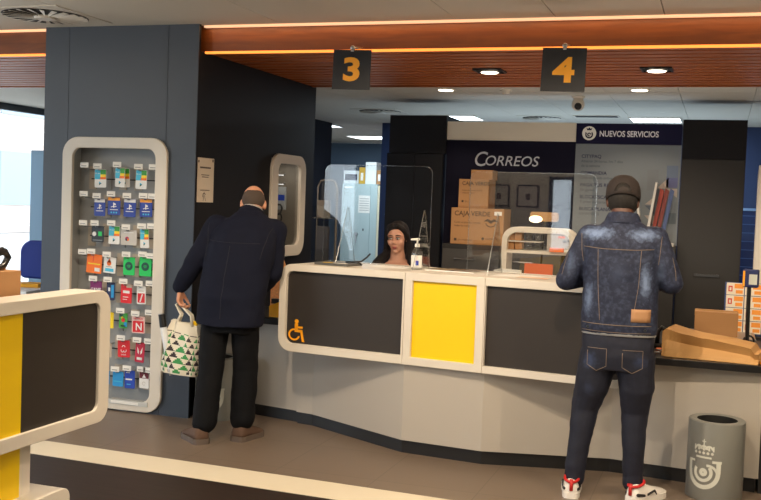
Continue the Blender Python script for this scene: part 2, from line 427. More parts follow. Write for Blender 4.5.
# glazed left wall
FR = mat('dark_window_frame', rgb(52, 60, 68), 0.5)
b = B()
for y in (YF, -0.2, 2.2, 4.6, 7.0, 9.2, 11.4, 13.55): b.box(XL - .06, XL + .02, y, y + .05, 0, 2.64, FR)
for z in (0, 2.56): b.box(XL - .06, XL + .02, YF, 13.6, z, z + .08, FR)
b.box(XL - .025, XL - .015, YF, 13.6, 0.08, 2.56, GLASS)
b.box(XL - .06, XL + .02, YF, 8.45, 2.64, 2.85, CEIL)
struct(b.build('window_1', loc=(XL, 5, 0)))
for nm, x0, x1, zt in (('door_2', -4.82, -4.4, 2.1), ('added_window_2', -4.1, -3.2, 2.7)):  # the wider pane is an added opening for fill daylight from behind
    b = B(); b.ringframe(rr(x0, x1, 0, zt, .002, 1), rr(x0 + .05, x1 - .05, .06, zt - .05, .002, 1), (0, YF - .02, 0), (1, 0, 0), (0, 0, 1), .06, FR)
    b.box(x0 + .05, x1 - .05, YF - .055, YF - .045, .06, zt - .05, GLASS)
    if x1 - x0 > 1: b.box((x0 + x1) / 2 - .025, (x0 + x1) / 2 + .025, YF - .08, YF - .02, .06, zt - .05, FR)
    struct(b.build(nm, loc=((x0 + x1) / 2, YF, 0)))
# street outside the glazing
b = B(); b.box(-40, XL - .1, -15, 40, -0.12, -0.02, MATS.get('street_paving') or mat('street_paving', rgb(190, 188, 184), 0.9)); b.box(XL - .1, 8, -25, YF - .1, -0.12, -0.02, mat('street_paving', rgb(190, 188, 184), 0.9)); struct(b.build('ground_outside', loc=(-20, 5, -.1)))
o = B().box(-27, -24, 4, 60, 0, 9, BRICK).build('brick_building', loc=(-25, 30, 0))
t = thing('street_building', (-25, 30, 0), 'pale brick building across the street seen through the left window', 'building')
o.parent = t; o.location = (0, 0, 0); o.name = 'brick_wall'
FW = mat('facade_window', rgb(150, 168, 182), 0.2)
for k in range(4):
    for z in (1.0, 4.2): B().box(-24.02, -23.95, 14 + 5 * k, 16.4 + 5 * k, z, z + 1.9, FW).build('window', t)
# two light strips on the fascia (the column interrupts them)
for nm, z0, z1, y0, y1, m, wh in (('light_strip', 2.786, 2.8005, 6.35, 6.3805, LEDW, 'cream light strip along the top'), ('light_strip', 2.606, 2.6205, 6.375, 6.402, LEDO, 'orange light strip along the bottom')):
    for x0, x1, side in ((-3.525, XR, 'right of the display column'), (XL, -4.815, 'left of the display column')):
        tag(B().box(x0, x1, y0, y1, z0, z1, m).build(nm), wh + ' edge of the wooden beam, ' + side, 'light')
# ================================================================ CEILING FIXTURES
def rot2(px, py, a): return (px * math.cos(a) - py * math.sin(a), px * math.sin(a) + py * math.cos(a))
def soffit_lamp(x, y, label):
    t = thing('recessed_downlight', (x, y, 2.612), label, 'light', 'square downlights in the wooden canopy')
    f = B(); f.ringframe(rr(-.11, .11, -.11, .11, .004, 2), rr(-.095, .095, -.095, .095, .004, 2), (x, y, 2.625), (1, 0, 0), (0, -1, 0), .014, BLKP)
    f.box(x - .095, x + .095, y - .095, y + .095, 2.619, 2.624, BLKP); f.build('trim_frame', t)
    h = B(); h.cyl((x, y, 2.619), (x, y, 2.606), .082, .078, STEEL, 28); h.build('housing', t, True)
    h = B(); h.cyl((x, y, 2.607), (x, y, 2.600), .068, .06, LAMPW, 28); h.build('lens', t)
soffit_lamp(-1.70, 7.45, 'square black framed downlight in the wooden canopy between signs 3 and 4')
soffit_lamp(-0.48, 7.42, 'square black framed downlight in the wooden canopy right of sign 4')
def round_lamp(x, y, label):
    t = thing('recessed_downlight', (x, y, 2.632), label, 'light', 'round downlights in the rear ceiling')
    h = B(); h.cyl((x, y, 2.642), (x, y, 2.628), .09, .085, WHITE, 28); h.build('trim_ring', t)
    h = B(); h.cyl((x, y, 2.630), (x, y, 2.624), .07, .066, LAMPW, 28); h.build('lens', t)
round_lamp(-2.40, 8.78, 'round white downlight in the rear ceiling right of sign 3')
round_lamp(-0.70, 8.78, 'round white downlight in the rear ceiling right of sign 4')
def panel_lamp(x0, x1, y0, y1, label):
    t = thing('ceiling_light_panel', ((x0 + x1) / 2, (y0 + y1) / 2, 2.63), label, 'light', 'square light panels in the rear ceiling')
    f = B(); f.ringframe(rr(x0, x1, y0, y1, .002, 1), rr(x0 + .02, x1 - .02, y0 + .02, y1 - .02, .002, 1), (0, 0, 2.629), (1, 0, 0), (0, 1, 0), .012, WHITE); f.build('frame', t)
    B().box(x0 + .02, x1 - .02, y0 + .02, y1 - .02, 2.632, 2.64, LAMPC).build('diffuser', t)
panel_lamp(-1.02, -0.45, 11.38, 11.97, 'bright square ceiling light panel above the right end of the blue services sign')
panel_lamp(-3.33, -2.74, 11.32, 11.91, 'bright square ceiling light panel between the black column and the cream band')
panel_lamp(-5.72, -5.10, 12.7, 13.3, 'ceiling light panel cut off by the far dark wall, left and nearer of the corridor pair')
panel_lamp(-5.74, -5.08, 15.0, 15.7, 'ceiling light panel deepest in the corridor, above the grey locker')
# swirl air diffuser
def swirl(x, y, z, r, label, n=22):
    t = thing('air_diffuser', (x, y, z), label, 'air vent')
    p = B(); p.box(x - r * 1.12, x + r * 1.12, y - r * 1.12, y + r * 1.12, z - .004, z + .004, CEIL); p.build('face_plate', t)
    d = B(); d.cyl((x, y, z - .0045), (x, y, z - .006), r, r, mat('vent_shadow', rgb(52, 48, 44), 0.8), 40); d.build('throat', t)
    VW = mat('vent_white', rgb(212, 206, 196), 0.5)
    v = B()
    for k in range(n):
        a = 2 * PI * k / n; ca, sa = math.cos(a), math.sin(a); q = .35
        P = []
        for rad, w in ((r * .28, .008), (r * .97, .030)):
            for s_, dz in ((-1, -.008), (1, -.014)):
                lx = rad; ly = s_ * w * .55 + rad * q * .4
                gx, gy = rot2(lx, ly, a); P.append((x + gx, y + gy, z + dz))
        v.add(P + [(p_[0], p_[1], p_[2] - .003) for p_ in P], [(0, 1, 3, 2), (4, 6, 7, 5), (0, 4, 5, 1), (2, 3, 7, 6), (1, 5, 7, 3), (0, 2, 6, 4)], VW)
    v.build('swirl_vanes', t)
    h = B(); h.cyl((x, y, z - .006), (x, y, z - .026), r * .28, r * .24, VW, 24); h.build('hub', t)
swirl(-4.49, 5.86, 2.799, .29, 'white round swirl air diffuser in the front ceiling above the display column')
swirl(-3.75, 10.9, 2.639, .24, 'white round swirl air diffuser in the rear ceiling left of the black column')
swirl(-2.0, 11.55, 2.639, .22, 'white round swirl air diffuser in the rear ceiling above the cream band')
t = thing('slot_vent', (-1.25, 11.6, 2.637), 'dark slot air vent in the rear ceiling above the blue services sign', 'air vent')
f = B(); f.ringframe(rr(-1.6, -1.1, 11.2, 11.4, .002, 1), rr(-1.58, -1.12, 11.22, 11.38, .002, 1), (0, 0, 2.632), (1, 0, 0), (0, 1, 0), .008, WHITE); f.build('frame', t)
f = B(); f.box(-1.58, -1.12, 11.22, 11.38, 2.637, 2.639, BLKP)
for k in range(4): f.box(-1.58, -1.12, 11.235 + .038 * k, 11.25 + .038 * k, 2.631, 2.637, DKSTEEL)
f.build('louvre', t)
# smoke detector and CCTV dome
t = thing('smoke_detector', (-1.865, 8.85, 2.61), 'small white round smoke detector on the rear ceiling left of sign 4', 'smoke detector')
f = B(); f.cyl((-1.865, 8.85, 2.641), (-1.865, 8.85, 2.625), .055, .052, WHITE); f.build('base', t, 'auto')
f = B(); f.cyl((-1.865, 8.85, 2.625), (-1.865, 8.85, 2.600), .04, .03, WHITE); f.build('sensor_head', t, 'auto')
cx, cy = -1.29, 9.35
t = thing('security_camera', (cx, cy, 2.56), 'white dome security camera hanging from the rear ceiling below sign 4', 'camera')
f = B(); f.cyl((cx, cy, 2.641), (cx, cy, 2.62), .06, .06, WHITE); f.build('ceiling_mount', t, 'auto')
f = B(); f.cyl((cx, cy, 2.62), (cx, cy, 2.575), .045, .05, WHITE); f.ell((cx, cy, 2.565), (.06, .06, .06), WHITE); f.build('body', t, True)
f = B(); f.ell((cx + .006, cy - .045, 2.545), (.034, .034, .034), BLKP); f.build('lens', t, True)

# hanging number signs
def number_sign(x0, x1, z0, z1, n, label, ry):
    y = 6.2; cx = (x0 + x1) / 2; zt = z1
    t = thing('hanging_sign', (cx, y, z0), label, 'sign', 'numbered counter signs')
    R = Matrix.Translation((cx, y, zt)) @ Matrix.Rotation(ry, 4, 'Y') @ Matrix.Translation((-cx, -y, -zt))
    b = B(R); b.box(x0, x1, y - .004, y + .004, z0, z1, mat('sign_charcoal', rgb(34, 34, 37), 0.4, spec=.3)); b.build('panel', t, bevel=.001)
    b = B(R); letter(b, n, ((x0 + x1) / 2 + .002, y - .004, z0 + .062), (1, 0, 0), (0, 0, 1), .205, AMBER, bold=.035, align='CENTER', width=.115 if n == '3' else .135); b.build('numeral', t)
    b = B(); b.cyl((cx, y, z1 + .016), (cx, 6.385, 2.630), .005, .005, STEEL, 8); b.ell((cx, y, z1 + .012), (.017, .014, .017), STEEL); b.build('hanger', t, True)
    b = B(R); b.box(cx - .01, cx + .01, y - .008, y + .008, z1 - .012, z1 + .002, STEEL); b.build('clip', t)
number_sign(-2.470, -2.206, 2.331, 2.590, '3', 'square charcoal hanging sign with the orange number 3', .02)
number_sign(-1.086, -0.816, 2.318, 2.585, '4', 'square charcoal hanging sign with the orange number 4', .02)

# ================================================================ SERVICE COUNTER
S1 = V((-1.862, 6.02, 0)); U = V((.9926, -.1213, 0)); N = V((.1213, .9926, 0)); Z = V((0, 0, 1))   # U along, N away from the customer
def at(s, d, z): return S1 + U * s + N * d + Z * z
ZB, ZT = .578, 1.165
def shell(s0, s1, ro, inn, ri, depth, name_parent):
    """rounded tunnel: outer outline against inner outline, front face towards the customer"""
    b = B(); b.ringframe(rr(s0, s1, ZB, ZT, ro), rr(*inn, ri), at(0, depth, 0), U, Z, depth, WHITE)
    return b.build('frame', name_parent, False, bevel=.003)
def base(front, name_parent):
    """kicked-in base panel and its plinth under a unit, front: floor line points left to right"""
    bk = max(p[1] for p in front) + .28; k = .02
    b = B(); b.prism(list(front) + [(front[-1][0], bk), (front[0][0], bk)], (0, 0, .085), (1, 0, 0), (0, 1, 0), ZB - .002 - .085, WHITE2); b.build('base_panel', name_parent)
    b = B(); b.prism([(x, y + k) for x, y in front] + [(front[-1][0], bk - .02), (front[0][0], bk - .02)], (0, 0, 0), (1, 0, 0), (0, 1, 0), .085, BLACK); b.build('plinth', name_parent)
P0, P1, P2, P3 = (-2.655, 6.49), (-1.858, 6.06), (-1.325, 6.01), (-.565, 6.20)
# unit with the wheelchair symbol
t = thing('counter_unit', tuple(at(-.43, .3, 0)), 'white framed counter unit with dark front and orange wheelchair symbol, rounded left end', 'counter', 'service counter units')
s0, s1 = -.922, -.0012
shell(s0, s1, (.095, .002, .002, .095), (s0 + .052, s1 - .012, ZB + .055, ZT - .047), (.05, .003, .003, .05), .62, t)
b = B(); b.prism(rr(s0 + .03, s1 - .005, ZB + .03, ZT - .03, .03), at(0, .04, 0), U, Z, .012, CHAR); b.build('front_panel', t)
sy = B(); o_ = at(s0 + .064, .0275, ZB + .068)
def sym(poly, strip_=False): (strip if strip_ else decal)(sy, [(p[0] * .92, p[1] * .82) for p in poly], o_, U, Z, AMBER, .001)
sym(circ(.070, .165, .017)); sym([(.055, .148), (.082, .148), (.082, .085), (.055, .085)])
sym([(.058, .125), (.122, .125), (.122, .108), (.058, .108)]); sym([(.055, .098), (.118, .098), (.112, .076), (.055, .076)])
sym([(.100, .098), (.119, .098), (.132, .028), (.140, .0), (.120, .0), (.112, .028)]); sym(arc(.052, .055, .042, 75, 345, .014), True)
t2 = sy.build('wheelchair_symbol', t)
base(((-2.785, 6.515), P0, P1), t)
t = thing('counter_unit', tuple(at(.268, .3, 0)), 'white framed counter unit with the yellow front panel', 'counter', 'service counter units')
s0, s1 = .0012, .5338
shell(s0, s1, .002, (s0 + .052, s1 - .052, ZB + .05, ZT - .052), .003, .62, t)
b = B(); b.prism(rr(s0 + .03, s1 - .03, ZB + .03, ZT - .03, .003), at(0, .032, 0), U, Z, .012, YEL); b.build('front_panel', t)
base((P1, P2), t)
t = thing('counter_unit', tuple(at(.99, .3, 0)), 'white framed counter unit with plain dark front behind the man in denim', 'counter', 'service counter units')
s0, s1 = .5362, 1.44
shell(s0, s1, (.002, .095, .095, .002), (s0 + .006, s1 - .052, ZB + .045, ZT - .05), (.003, .05, .05, .003), .62, t)
b = B(); b.prism(rr(s0 + .002, s1 - .03, ZB + .03, ZT - .03, .003), at(0, .04, 0), U, Z, .012, CHAR); b.build('front_panel', t)
base((P2, P3, (-.436, 6.188)), t)
# low desks either side
DESK = mat('black_desktop', rgb(26, 25, 26), 0.3)
t = thing('low_desk', (-3.1, 6.7, 0), 'low desk with black top and white front that the stooping man leans on', 'desk', 'low desks flanking the counter')
B().box(-3.553, -2.79, 6.42, 7.1, .706, .755, DESK).build('desktop', t, bevel=.003)
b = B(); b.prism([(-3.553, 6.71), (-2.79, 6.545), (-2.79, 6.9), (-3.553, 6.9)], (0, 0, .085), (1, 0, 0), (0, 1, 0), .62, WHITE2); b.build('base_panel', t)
b = B(); b.prism([(-3.553, 6.73), (-2.79, 6.565), (-2.79, 6.88), (-3.553, 6.88)], (0, 0, 0), (1, 0, 0), (0, 1, 0), .085, BLACK); b.build('plinth', t)
t = thing('low_desk', (0, 6.6, 0), 'low desk with black top at right carrying the parcels', 'desk', 'low desks flanking the counter')
B().box(-.41, 1.3, 6.05, 7.62, .708, .75, DESK).build('desktop', t, bevel=.003)
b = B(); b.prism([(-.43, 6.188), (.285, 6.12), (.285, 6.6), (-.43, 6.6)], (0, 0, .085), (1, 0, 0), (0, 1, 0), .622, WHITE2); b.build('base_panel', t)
b = B(); b.prism([(-.43, 6.208), (.27, 6.14), (.27, 6.58), (-.43, 6.58)], (0, 0, 0), (1, 0, 0), (0, 1, 0), .085, BLACK); b.build('plinth', t)
b = B(); b.prism([(.287, 6.13), (1.3, 6.13), (1.3, 6.6), (.287, 6.6)], (0, 0, 0), (1, 0, 0), (0, 1, 0), .707, BLACK); b.build('side_panel', t)

# protective screens
def screen(s0, s1, z1, feet, label, rad):
    c = at((s0 + s1) / 2, .34, ZT)
    t = thing('acrylic_screen', tuple(c), label, 'screen', 'clear screens on the counter')
    b = B(); b.prism(rr(s0, s1, ZT + .012, z1, (.003, .003, rad, rad)), at(0, .34, 0), U, Z, .006, CLEAR); b.build('pane', t)
    e = B(); o = rr(s0, s1, ZT + .012, z1, (.003, .003, rad, rad)); i = rr(s0 + .0018, s1 - .0018, ZT + .0138, z1 - .0018, (.002, .002, rad - .003, rad - .003))
    e.ringframe(o, i, at(0, .3405, 0), U, Z, .007, EDGE); e.build('polished_edge', t)
    for f in feet:
        k = B(); k.prism([(-.16, ZT), (.13, ZT), (.012, ZT + .38), (-.002, ZT + .39)], at(f, .33, 0), N, Z, .008, CLEAR); ft = k.build('support_foot', t)
        k = B()
        k.tube([at(f + .004, .33 - .16, ZT + .004), at(f + .004, .33 - .002, ZT + .39)], .0025, EDGE, 6)
        k.tube([at(f + .004, .33 + .13, ZT + .004), at(f + .004, .33 + .012, ZT + .38)], .002, EDGE, 6); k.build('foot_edge', ft)
screen(-.785, .02, 1.845, (-.60, -.03), 'clear acrylic screen in front of the seated clerk', .05)
screen(.285, 1.11, 1.82, (.48,), 'clear acrylic screen to the left of the man in denim', .05)
# ================================================================ BACK FURNITURE (behind the clerk)
X3 = (1, 0, 0); Z3 = (0, 0, 1)
FY = 9.5
# tall black column cupboard
t = thing('tall_cupboard', (-2.85, 9.75, 0), 'tall near-black cupboard block left of the navy name board', 'cupboard')
b = B(); b.box(-3.147, -2.566, 9.47, 10.1, 2.095, 2.465, DKCOL); b.build('upper_block', t)
b = B(); b.box(-3.16, -2.58, 9.45, 10.1, 0, 2.09, DKCOL); b.build('body', t)
b = B(); b.box(-3.155, -2.87, 9.44, 9.449, .1, 2.08, DKCOL); b.build('door', t); b = B(); b.box(-2.866, -2.585, 9.44, 9.449, .1, 2.08, DKCOL); b.build('door', t)
# drawer cabinet
t = thing('drawer_cabinet', (-1.85, 9.3, 0), 'low dark drawer cabinet carrying the cardboard boxes', 'cabinet')
b = B(); b.box(-2.45, -1.33, 9.06, 9.48, 0, 1.235, DKCAB); b.build('body', t)
for k, (x0, x1) in enumerate(((-2.44, -1.9), (-1.89, -1.34))):
    for z0, z1 in ((.82, 1.19), (.43, .81), (.05, .42)):
        d = B().box(x0, x1, 9.04, 9.06, z0, z1, mat('drawer_front', rgb(56, 54, 52), 0.5)).build('drawer', t)
        hx = x0 + .21; h = B(); h.tube([(hx - .09, 9.04, z1 - .09), (hx - .09, 9.015, z1 - .09), (hx + .09, 9.015, z1 - .09), (hx + .09, 9.04, z1 - .09)], .007, STEEL); h.build('handle', d)
# partition with name board
t = thing('name_board', (-1.94, 9.55, 1.24), 'deep navy board with a silver italic name in capitals under a cream band', 'sign')
b = B(); b.box(-2.564, -1.315, FY, FY + .06, 0, 2.231, NAVYD); b.build('board', t)
b = B(); b.box(-2.564, -1.315, FY - .005, FY + .06, 2.233, 2.41, CREAM); b.build('cream_band', t)
SILV = mat('silver_lettering', rgb(176, 178, 186), 0.35, metal=0.4)
b = B(); o0 = (-2.295, FY - .0005, 1.985)
letter(b, 'C', (-2.295, FY, 1.985), X3, Z3, .20, SILV, lift=.004, shear=.22, bold=.004, width=.125)
letter(b, 'ORREOS', (-2.185, FY, 1.993), X3, Z3, .135, SILV, lift=.004, shear=.22, bold=.004, width=.52)
b.build('lettering', t)
# services panel
t = thing('services_panel', (-.84, 9.55, 1.5), 'grey services panel with a navy header and white capitals behind the man in denim', 'sign')
PGREY = mat('panel_grey', rgb(114, 122, 128), 0.55)
b = B(); b.box(-1.312, -.362, FY - .01, FY + .05, 1.30, 2.215, PGREY)
for x, z, h, c in ((-.60, 1.80, .19, (112, 118, 124)), (-.43, 1.92, .11, (98, 112, 134)), (-.43, 1.83, .09, (92, 98, 140)), (-.52, 1.75, .07, (106, 114, 122)), (-.43, 1.5, .1, (84, 96, 104))):
    b.box(x - .05, x + .05, FY - .0125, FY - .01, z, z + h, mat('pattern_%d' % c[2], rgb(*c), 0.6))
LT = mat('pattern_light', rgb(168, 158, 152), 0.6); DT = mat('pattern_dark', rgb(78, 90, 106), 0.6)
for P, m in (([(-.56, 1.82), (-.46, 1.82), (-.46, 1.92)], LT), ([(-.66, 1.67), (-.57, 1.67), (-.57, 1.75)], LT), ([(-.66, 1.66), (-.57, 1.66), (-.57, 1.58)], DT), ([(-.66, 1.57), (-.57, 1.57), (-.57, 1.48)], LT), ([(-.48, 1.82), (-.38, 1.82), (-.38, 1.74)], LT)):
    decal(b, P, (0, FY - .0105, 0), X3, Z3, m, .002)
b.build('board', t)
b = B(); b.box(-1.312, -.362, FY - .02, FY + .05, 2.217, 2.405, NAVY); hd = b.build('header', t)
b = B(); letter(b, 'NUEVOS SERVICIOS', (-1.10, FY - .02, 2.285), X3, Z3, .075, mat('white_print', rgb(225, 225, 232), 0.5), bold=.02, width=.53); b.build('lettering', hd)
b = B(); oz = (-1.193, FY - .02, 2.313); decal(b, circ(0, 0, .065, 32), oz, X3, Z3, PAPER, .001)
strip(b, arc(0, -.012, .030, 150, 400, .012), oz, X3, Z3, NAVY, .002); strip(b, arc(0, -.012, .013, 0, 300, .010), oz, X3, Z3, NAVY, .002)
decal(b, [(-.02, .028), (.02, .028), (.026, .05), (.012, .04), (0, .054), (-.012, .04), (-.026, .05)], oz, X3, Z3, NAVY, .002); decal(b, [(-.035, -.002), (-.018, -.002), (-.035, .012)], oz, X3, Z3, NAVY, .002)
b.build('emblem', hd)
TXT = mat('panel_text_dark', rgb(30, 34, 70), 0.6); TXG = mat('panel_text_grey', rgb(70, 76, 84), 0.6)
z = 2.085
for head, subs in (('CITYPAQ', ('Abierto 24 horas, los 7 días', 'de la semana')), ('COMANDIA', ('Crea tu tienda online',)), ('PAGA TUS RECIBOS', ('Sin gastos',)), ('BLOCKYSCAC', ('Tramita tus cartas',)), ('BUSCA PLANA', ('UN INTERES',))):
    b = B(); letter(b, head, (-1.255, FY - .01, z), X3, Z3, .044, TXT, bold=.015); z -= .042
    for q in subs: letter(b, q, (-1.255, FY - .01, z), X3, Z3, .034, TXG); z -= .042
    z -= .028; b.build('text_block', t)
# base cupboard below the panel, with leaflet rack on it
t = thing('base_cupboard', (-.85, 9.4, 0), 'dark base cupboard under the grey services panel', 'cupboard')
b = B(); b.box(-1.32, -.3595, 9.25, 9.48, 0, 1.30, DKCAB); b.build('body', t)
for x0, x1 in ((-1.31, -.85), (-.845, -.362)): B().box(x0, x1, 9.235, 9.25, .06, 1.27, DKCAB).build('door', t)
RACKW = mat('rack_white', rgb(190, 188, 182), 0.5)
t = thing('leaflet_rack', (-.52, 9.38, 1.30), 'leaflet rack with splayed white sides in front of the services panel', 'rack')
b = B(); b.prism([(-.68, 1.32), (-.66, 1.32), (-.72, 1.84), (-.74, 1.84)], (0, 9.45, 0), X3, Z3, .12, RACKW); b.build('side', t)
b = B(); b.prism([(-.64, 1.32), (-.615, 1.32), (-.545, 1.87), (-.565, 1.87)], (0, 9.45, 0), X3, Z3, .12, RACKW); b.build('side', t)
b = B(); b.box(-.70, -.38, 9.30, 9.46, 1.30, 1.33, RACKW); b.build('tray', t)
for k, (nm, m, dx) in enumerate((('red leaflet standing in the leaflet rack, nearest the white side', mat('leaflet_red', rgb(150, 52, 40), 0.5), 0), ('dark red leaflet in the middle of the leaflet rack', mat('leaflet_maroon', rgb(112, 40, 34), 0.5), .045), ('blue leaflet leaning at the right end of the leaflet rack', mat('leaflet_blue', rgb(60, 78, 120), 0.5), .09))):
    b = B(); b.prism([(-.60 + dx, 1.335), (-.57 + dx, 1.335), (-.49 + dx, 1.80), (-.525 + dx, 1.82)], (0, 9.44 - .02 * k, 0), X3, Z3, .015, m)
    tag(b.build('leaflet'), nm, 'leaflet', 'leaflets in the rack')
# right-hand tall cabinet
t = thing('tall_cabinet', (-.08, 9.75, 0), 'tall dark cabinet with a steel handle behind the parcels', 'cabinet')
b = B(); b.box(-.358, .192, 9.5, 10.1, 0, 2.45, DKCAB); b.build('body', t)
b = B(); b.box(-.35, .186, 9.482, 9.5, 2.095, 2.445, DKCOL); b.build('upper_door', t)
d = B().box(-.35, .186, 9.482, 9.5, .4, 2.085, DKCAB).build('door', t)
b = B(); b.box(-.196, .02, 9.462, 9.476, 1.035, 1.060, DKSTEEL); b.box(-.18, -.165, 9.47, 9.482, 1.04, 1.06, STEEL); b.box(-.01, .005, 9.47, 9.482, 1.04, 1.06, STEEL); b.build('handle', d, bevel=.003)
b = B(); b.box(-.35, .186, 9.482, 9.5, .05, .39, DKCAB); b.build('drawer', t)

# cardboard boxes with print
def printed_box(x0, x1, y0, y1, z0, z1, label, ts, big):
    t = thing('cardboard_box', ((x0 + x1) / 2, (y0 + y1) / 2, z0), label, 'box', 'printed cardboard boxes')
    c = B().box(x0, x1, y0, y1, z0, z1, CARDB).build('carton', t, bevel=.002)
    b = B(); pr = mat('box_print', rgb(72, 52, 34), 0.7)
    letter(b, 'CAJA VERDE', (x0 + .03, y0, z1 - ts * 1.15), X3, Z3, ts, pr, bold=.012)
    letter(b, 'Cuida el planeta, envíala', (x0 + .03, y0, z1 - ts * 2.3), X3, Z3, ts * .42, pr); letter(b, 'todas las veces', (x0 + .03, y0, z1 - ts * 2.8), X3, Z3, ts * .42, pr)
    if big:
        decal(b, rr(x0 + .035, x0 + .06, z0 + .03, z0 + .055, .002, 1), (0, y0, 0), X3, Z3, pr); letter(b, 'SP 4 MEDIANA', (x0 + .07, y0, z0 + .032), X3, Z3, .022, pr)
        o = (x1 - .12, y0, z0 + .2); strip(b, arc(0, .02, .05, 200, 340, .008), o, X3, Z3, pr); decal(b, [(-.07, .02), (-.03, .045), (0, .03), (.03, .045), (.07, .02), (.03, .02), (0, .0), (-.03, .02)], o, X3, Z3, pr)
        letter(b, 'CORREOS', (x1 - .17, y0, z0 + .05), X3, Z3, .026, pr, shear=.2); decal(b, circ(x1 - .19, z0 + .058, .013), (0, y0, 0), X3, Z3, pr)
        decal(b, rr(x1 - .09, x1 - .02, z1 - .06, z1 - .025, .002, 1), (0, y0, 0), X3, Z3, PAPER)
    else:
        decal(b, rr(x0 + .03, x0 + .05, z0 + .05, z0 + .07, .002, 1), (0, y0, 0), X3, Z3, pr); letter(b, 'SP 2', (x0 + .06, y0, z0 + .05), X3, Z3, .022, pr)
    b.build('print', c)
    B().box(x0 + .01, x1 - .01, (y0 + y1) / 2 - .025, (y0 + y1) / 2 + .025, z1, z1 + .001, mat('packing_tape', rgb(190, 150, 96), 0.25)).build('tape', t)
printed_box(-2.385, -1.885, 9.10, 9.42, 1.2365, 1.575, 'largest printed cardboard box, at the bottom of the stack on the drawer cabinet', .062, True)
printed_box(-2.33, -2.045, 9.13, 9.42, 1.577, 1.845, 'smaller printed cardboard box in the middle of the stack on the drawer cabinet', .048, False)
t = thing('cardboard_box', (-2.13, 9.3, 1.847), 'small plain cardboard box on top of the printed boxes', 'box')
B().box(-2.235, -2.03, 9.2, 9.42, 1.847, 1.935, CARDB).build('carton', t, bevel=.002)
B().box(-2.225, -2.04, 9.295, 9.325, 1.935, 1.936, mat('packing_tape', rgb(190, 150, 96), 0.25)).build('tape', t)

# locker in the far corridor with things on top
LK = mat('pale_locker_paint', rgb(172, 190, 192), 0.5)
ly = 16.3
t = thing('steel_locker', (-6.03, ly + .2, 0), 'pale grey steel locker with a paper notice seen through the screen', 'locker')
b = B(); b.box(-6.25, -5.60, ly, ly + .45, 0, 1.90, LK); b.build('body', t)
d = B().box(-6.235, -5.72, ly - .018, ly, .08, 1.87, LK).build('door', t)
b = B(); b.cyl((-5.95, ly - .018, 1.03), (-5.95, ly - .05, 1.03), .03, .03, STEEL); b.box(-5.96, -5.94, ly - .05, ly - .04, .88, 1.03, STEEL); b.build('key', d)
b = B(); b.box(-5.84, -5.82, ly - .024, ly - .018, 1.09, 1.13, BLKP); b.build('lock', d)
b = B(); b.box(-5.93, -5.72, ly - .022, ly - .019, 1.40, 1.70, PAPER)
for k in range(6): b.box(-5.91, -5.74, ly - .024, ly - .022, 1.44 + k * .04, 1.45 + k * .04, GREY)
b.build('notice', d)
B().box(-6.2, -6.05, ly - .022, ly - .019, 1.82, 1.85, PAPER).build('name_plate', d)
b = B(); b.box(-5.62, -5.43, ly + .02, ly + .44, 0, 1.88, mat('cream_locker', rgb(214, 204, 176), 0.6)); b.build('side_panel', t)
for x0, x1, h, m, lb in ((-6.36, -6.02, .26, mat('binder_white', rgb(206, 212, 214), 0.5), 'white box with a dark label on the locker, leftmost'), (-6.01, -5.88, .33, mat('binder_yellow', rgb(204, 164, 60), 0.5), 'yellow folder standing on the locker'), (-5.87, -5.63, .44, mat('binder_pale', rgb(224, 228, 226), 0.5), 'tallest pale box file standing on the locker'), (-5.62, -5.40, .28, CARDB, 'small cardboard box on the locker'), (-5.39, -5.26, .42, mat('binder_grey', rgb(216, 216, 208), 0.5), 'grey white box file at the right end of the locker top')):
    sc = .86; a0 = -6.25 + (x0 + 6.36) * .82; a1 = -6.25 + (x1 + 6.36) * .82
    t = thing('box_file', ((a0 + a1) / 2, ly + .2, 1.902), lb, 'box', 'files on the locker')
    B().box(a0, a1, ly + .05, ly + .35, 1.902, 1.902 + h * sc, m).build('case', t, bevel=.003)
    b = B(); b.box(a0 + .03, a1 - .03, ly + .047, ly + .05, 1.96, 1.96 + h * .4, NAVY if x0 < -6.3 else PAPER); b.build('spine_label', t)

# ================================================================ THINGS ON THE STAFF SIDE
# staff worktop, slightly lower than the counter
t = thing('staff_desk', (-1.5, 7.3, 0), 'white staff desk behind the counter that carries the rounded shelf', 'desk')
B().box(-2.0, -.75, 6.95, 7.7, .98, 1.02, WHITE2).build('desktop', t)
for x in (-1.95, -.83): B().box(x, x + .04, 7.0, 7.65, 0, .98, WHITE2).build('side_panel', t)
# rounded shelf organiser
oy = 7.3; x0, x1, zb, zt = -1.52, -.98, 1.02, 1.455
t = thing('rounded_shelf', (-1.25, oy + .1, zb), 'white open shelf unit with rounded top corners behind the counter', 'shelf')
b = B(); b.ringframe(rr(x0, x1, zb, zt, (.01, .01, .10, .10)), rr(x0 + .04, x1 - .04, zb + .02, zt - .04, (.005, .005, .07, .07)), (0, oy + .22, 0), X3, Z3, .22, WHITE); b.build('frame', t, bevel=.003)
B().box(x0 + .04, x1 - .04, oy + .01, oy + .21, 1.262, 1.285, WHITE).build('shelf_board', t)
B().box(x0 + .04, -1.24, oy + .02, oy + .21, 1.345, 1.352, WHITE).build('shelf_board', t)
B().box(-1.19, x1 - .04, oy + .03, oy + .05, 1.285, 1.415, WHITE2).build('front_flap', t)
STK = B(); STK.box(-1.11, -1.06, oy + .024, oy + .03, 1.385, 1.40, ORANGE); STK.box(-1.075, -1.05, oy + .024, oy + .03, 1.355, 1.37, INK); STK.box(-1.04, -1.02, oy + .024, oy + .03, 1.36, 1.375, INK); STK.build('stickers', t)
b = B(); b.prism([(-1.36, 0), (-1.15, 0), (-1.15, .13), (-1.36, .13)], (0, oy + .1, 1.055), X3, (0, .15, .985), .02, mat('orange_red_card', rgb(206, 84, 40), 0.5)); tag(b.build('folder'), 'orange red folder standing under the rounded shelf', 'folder')
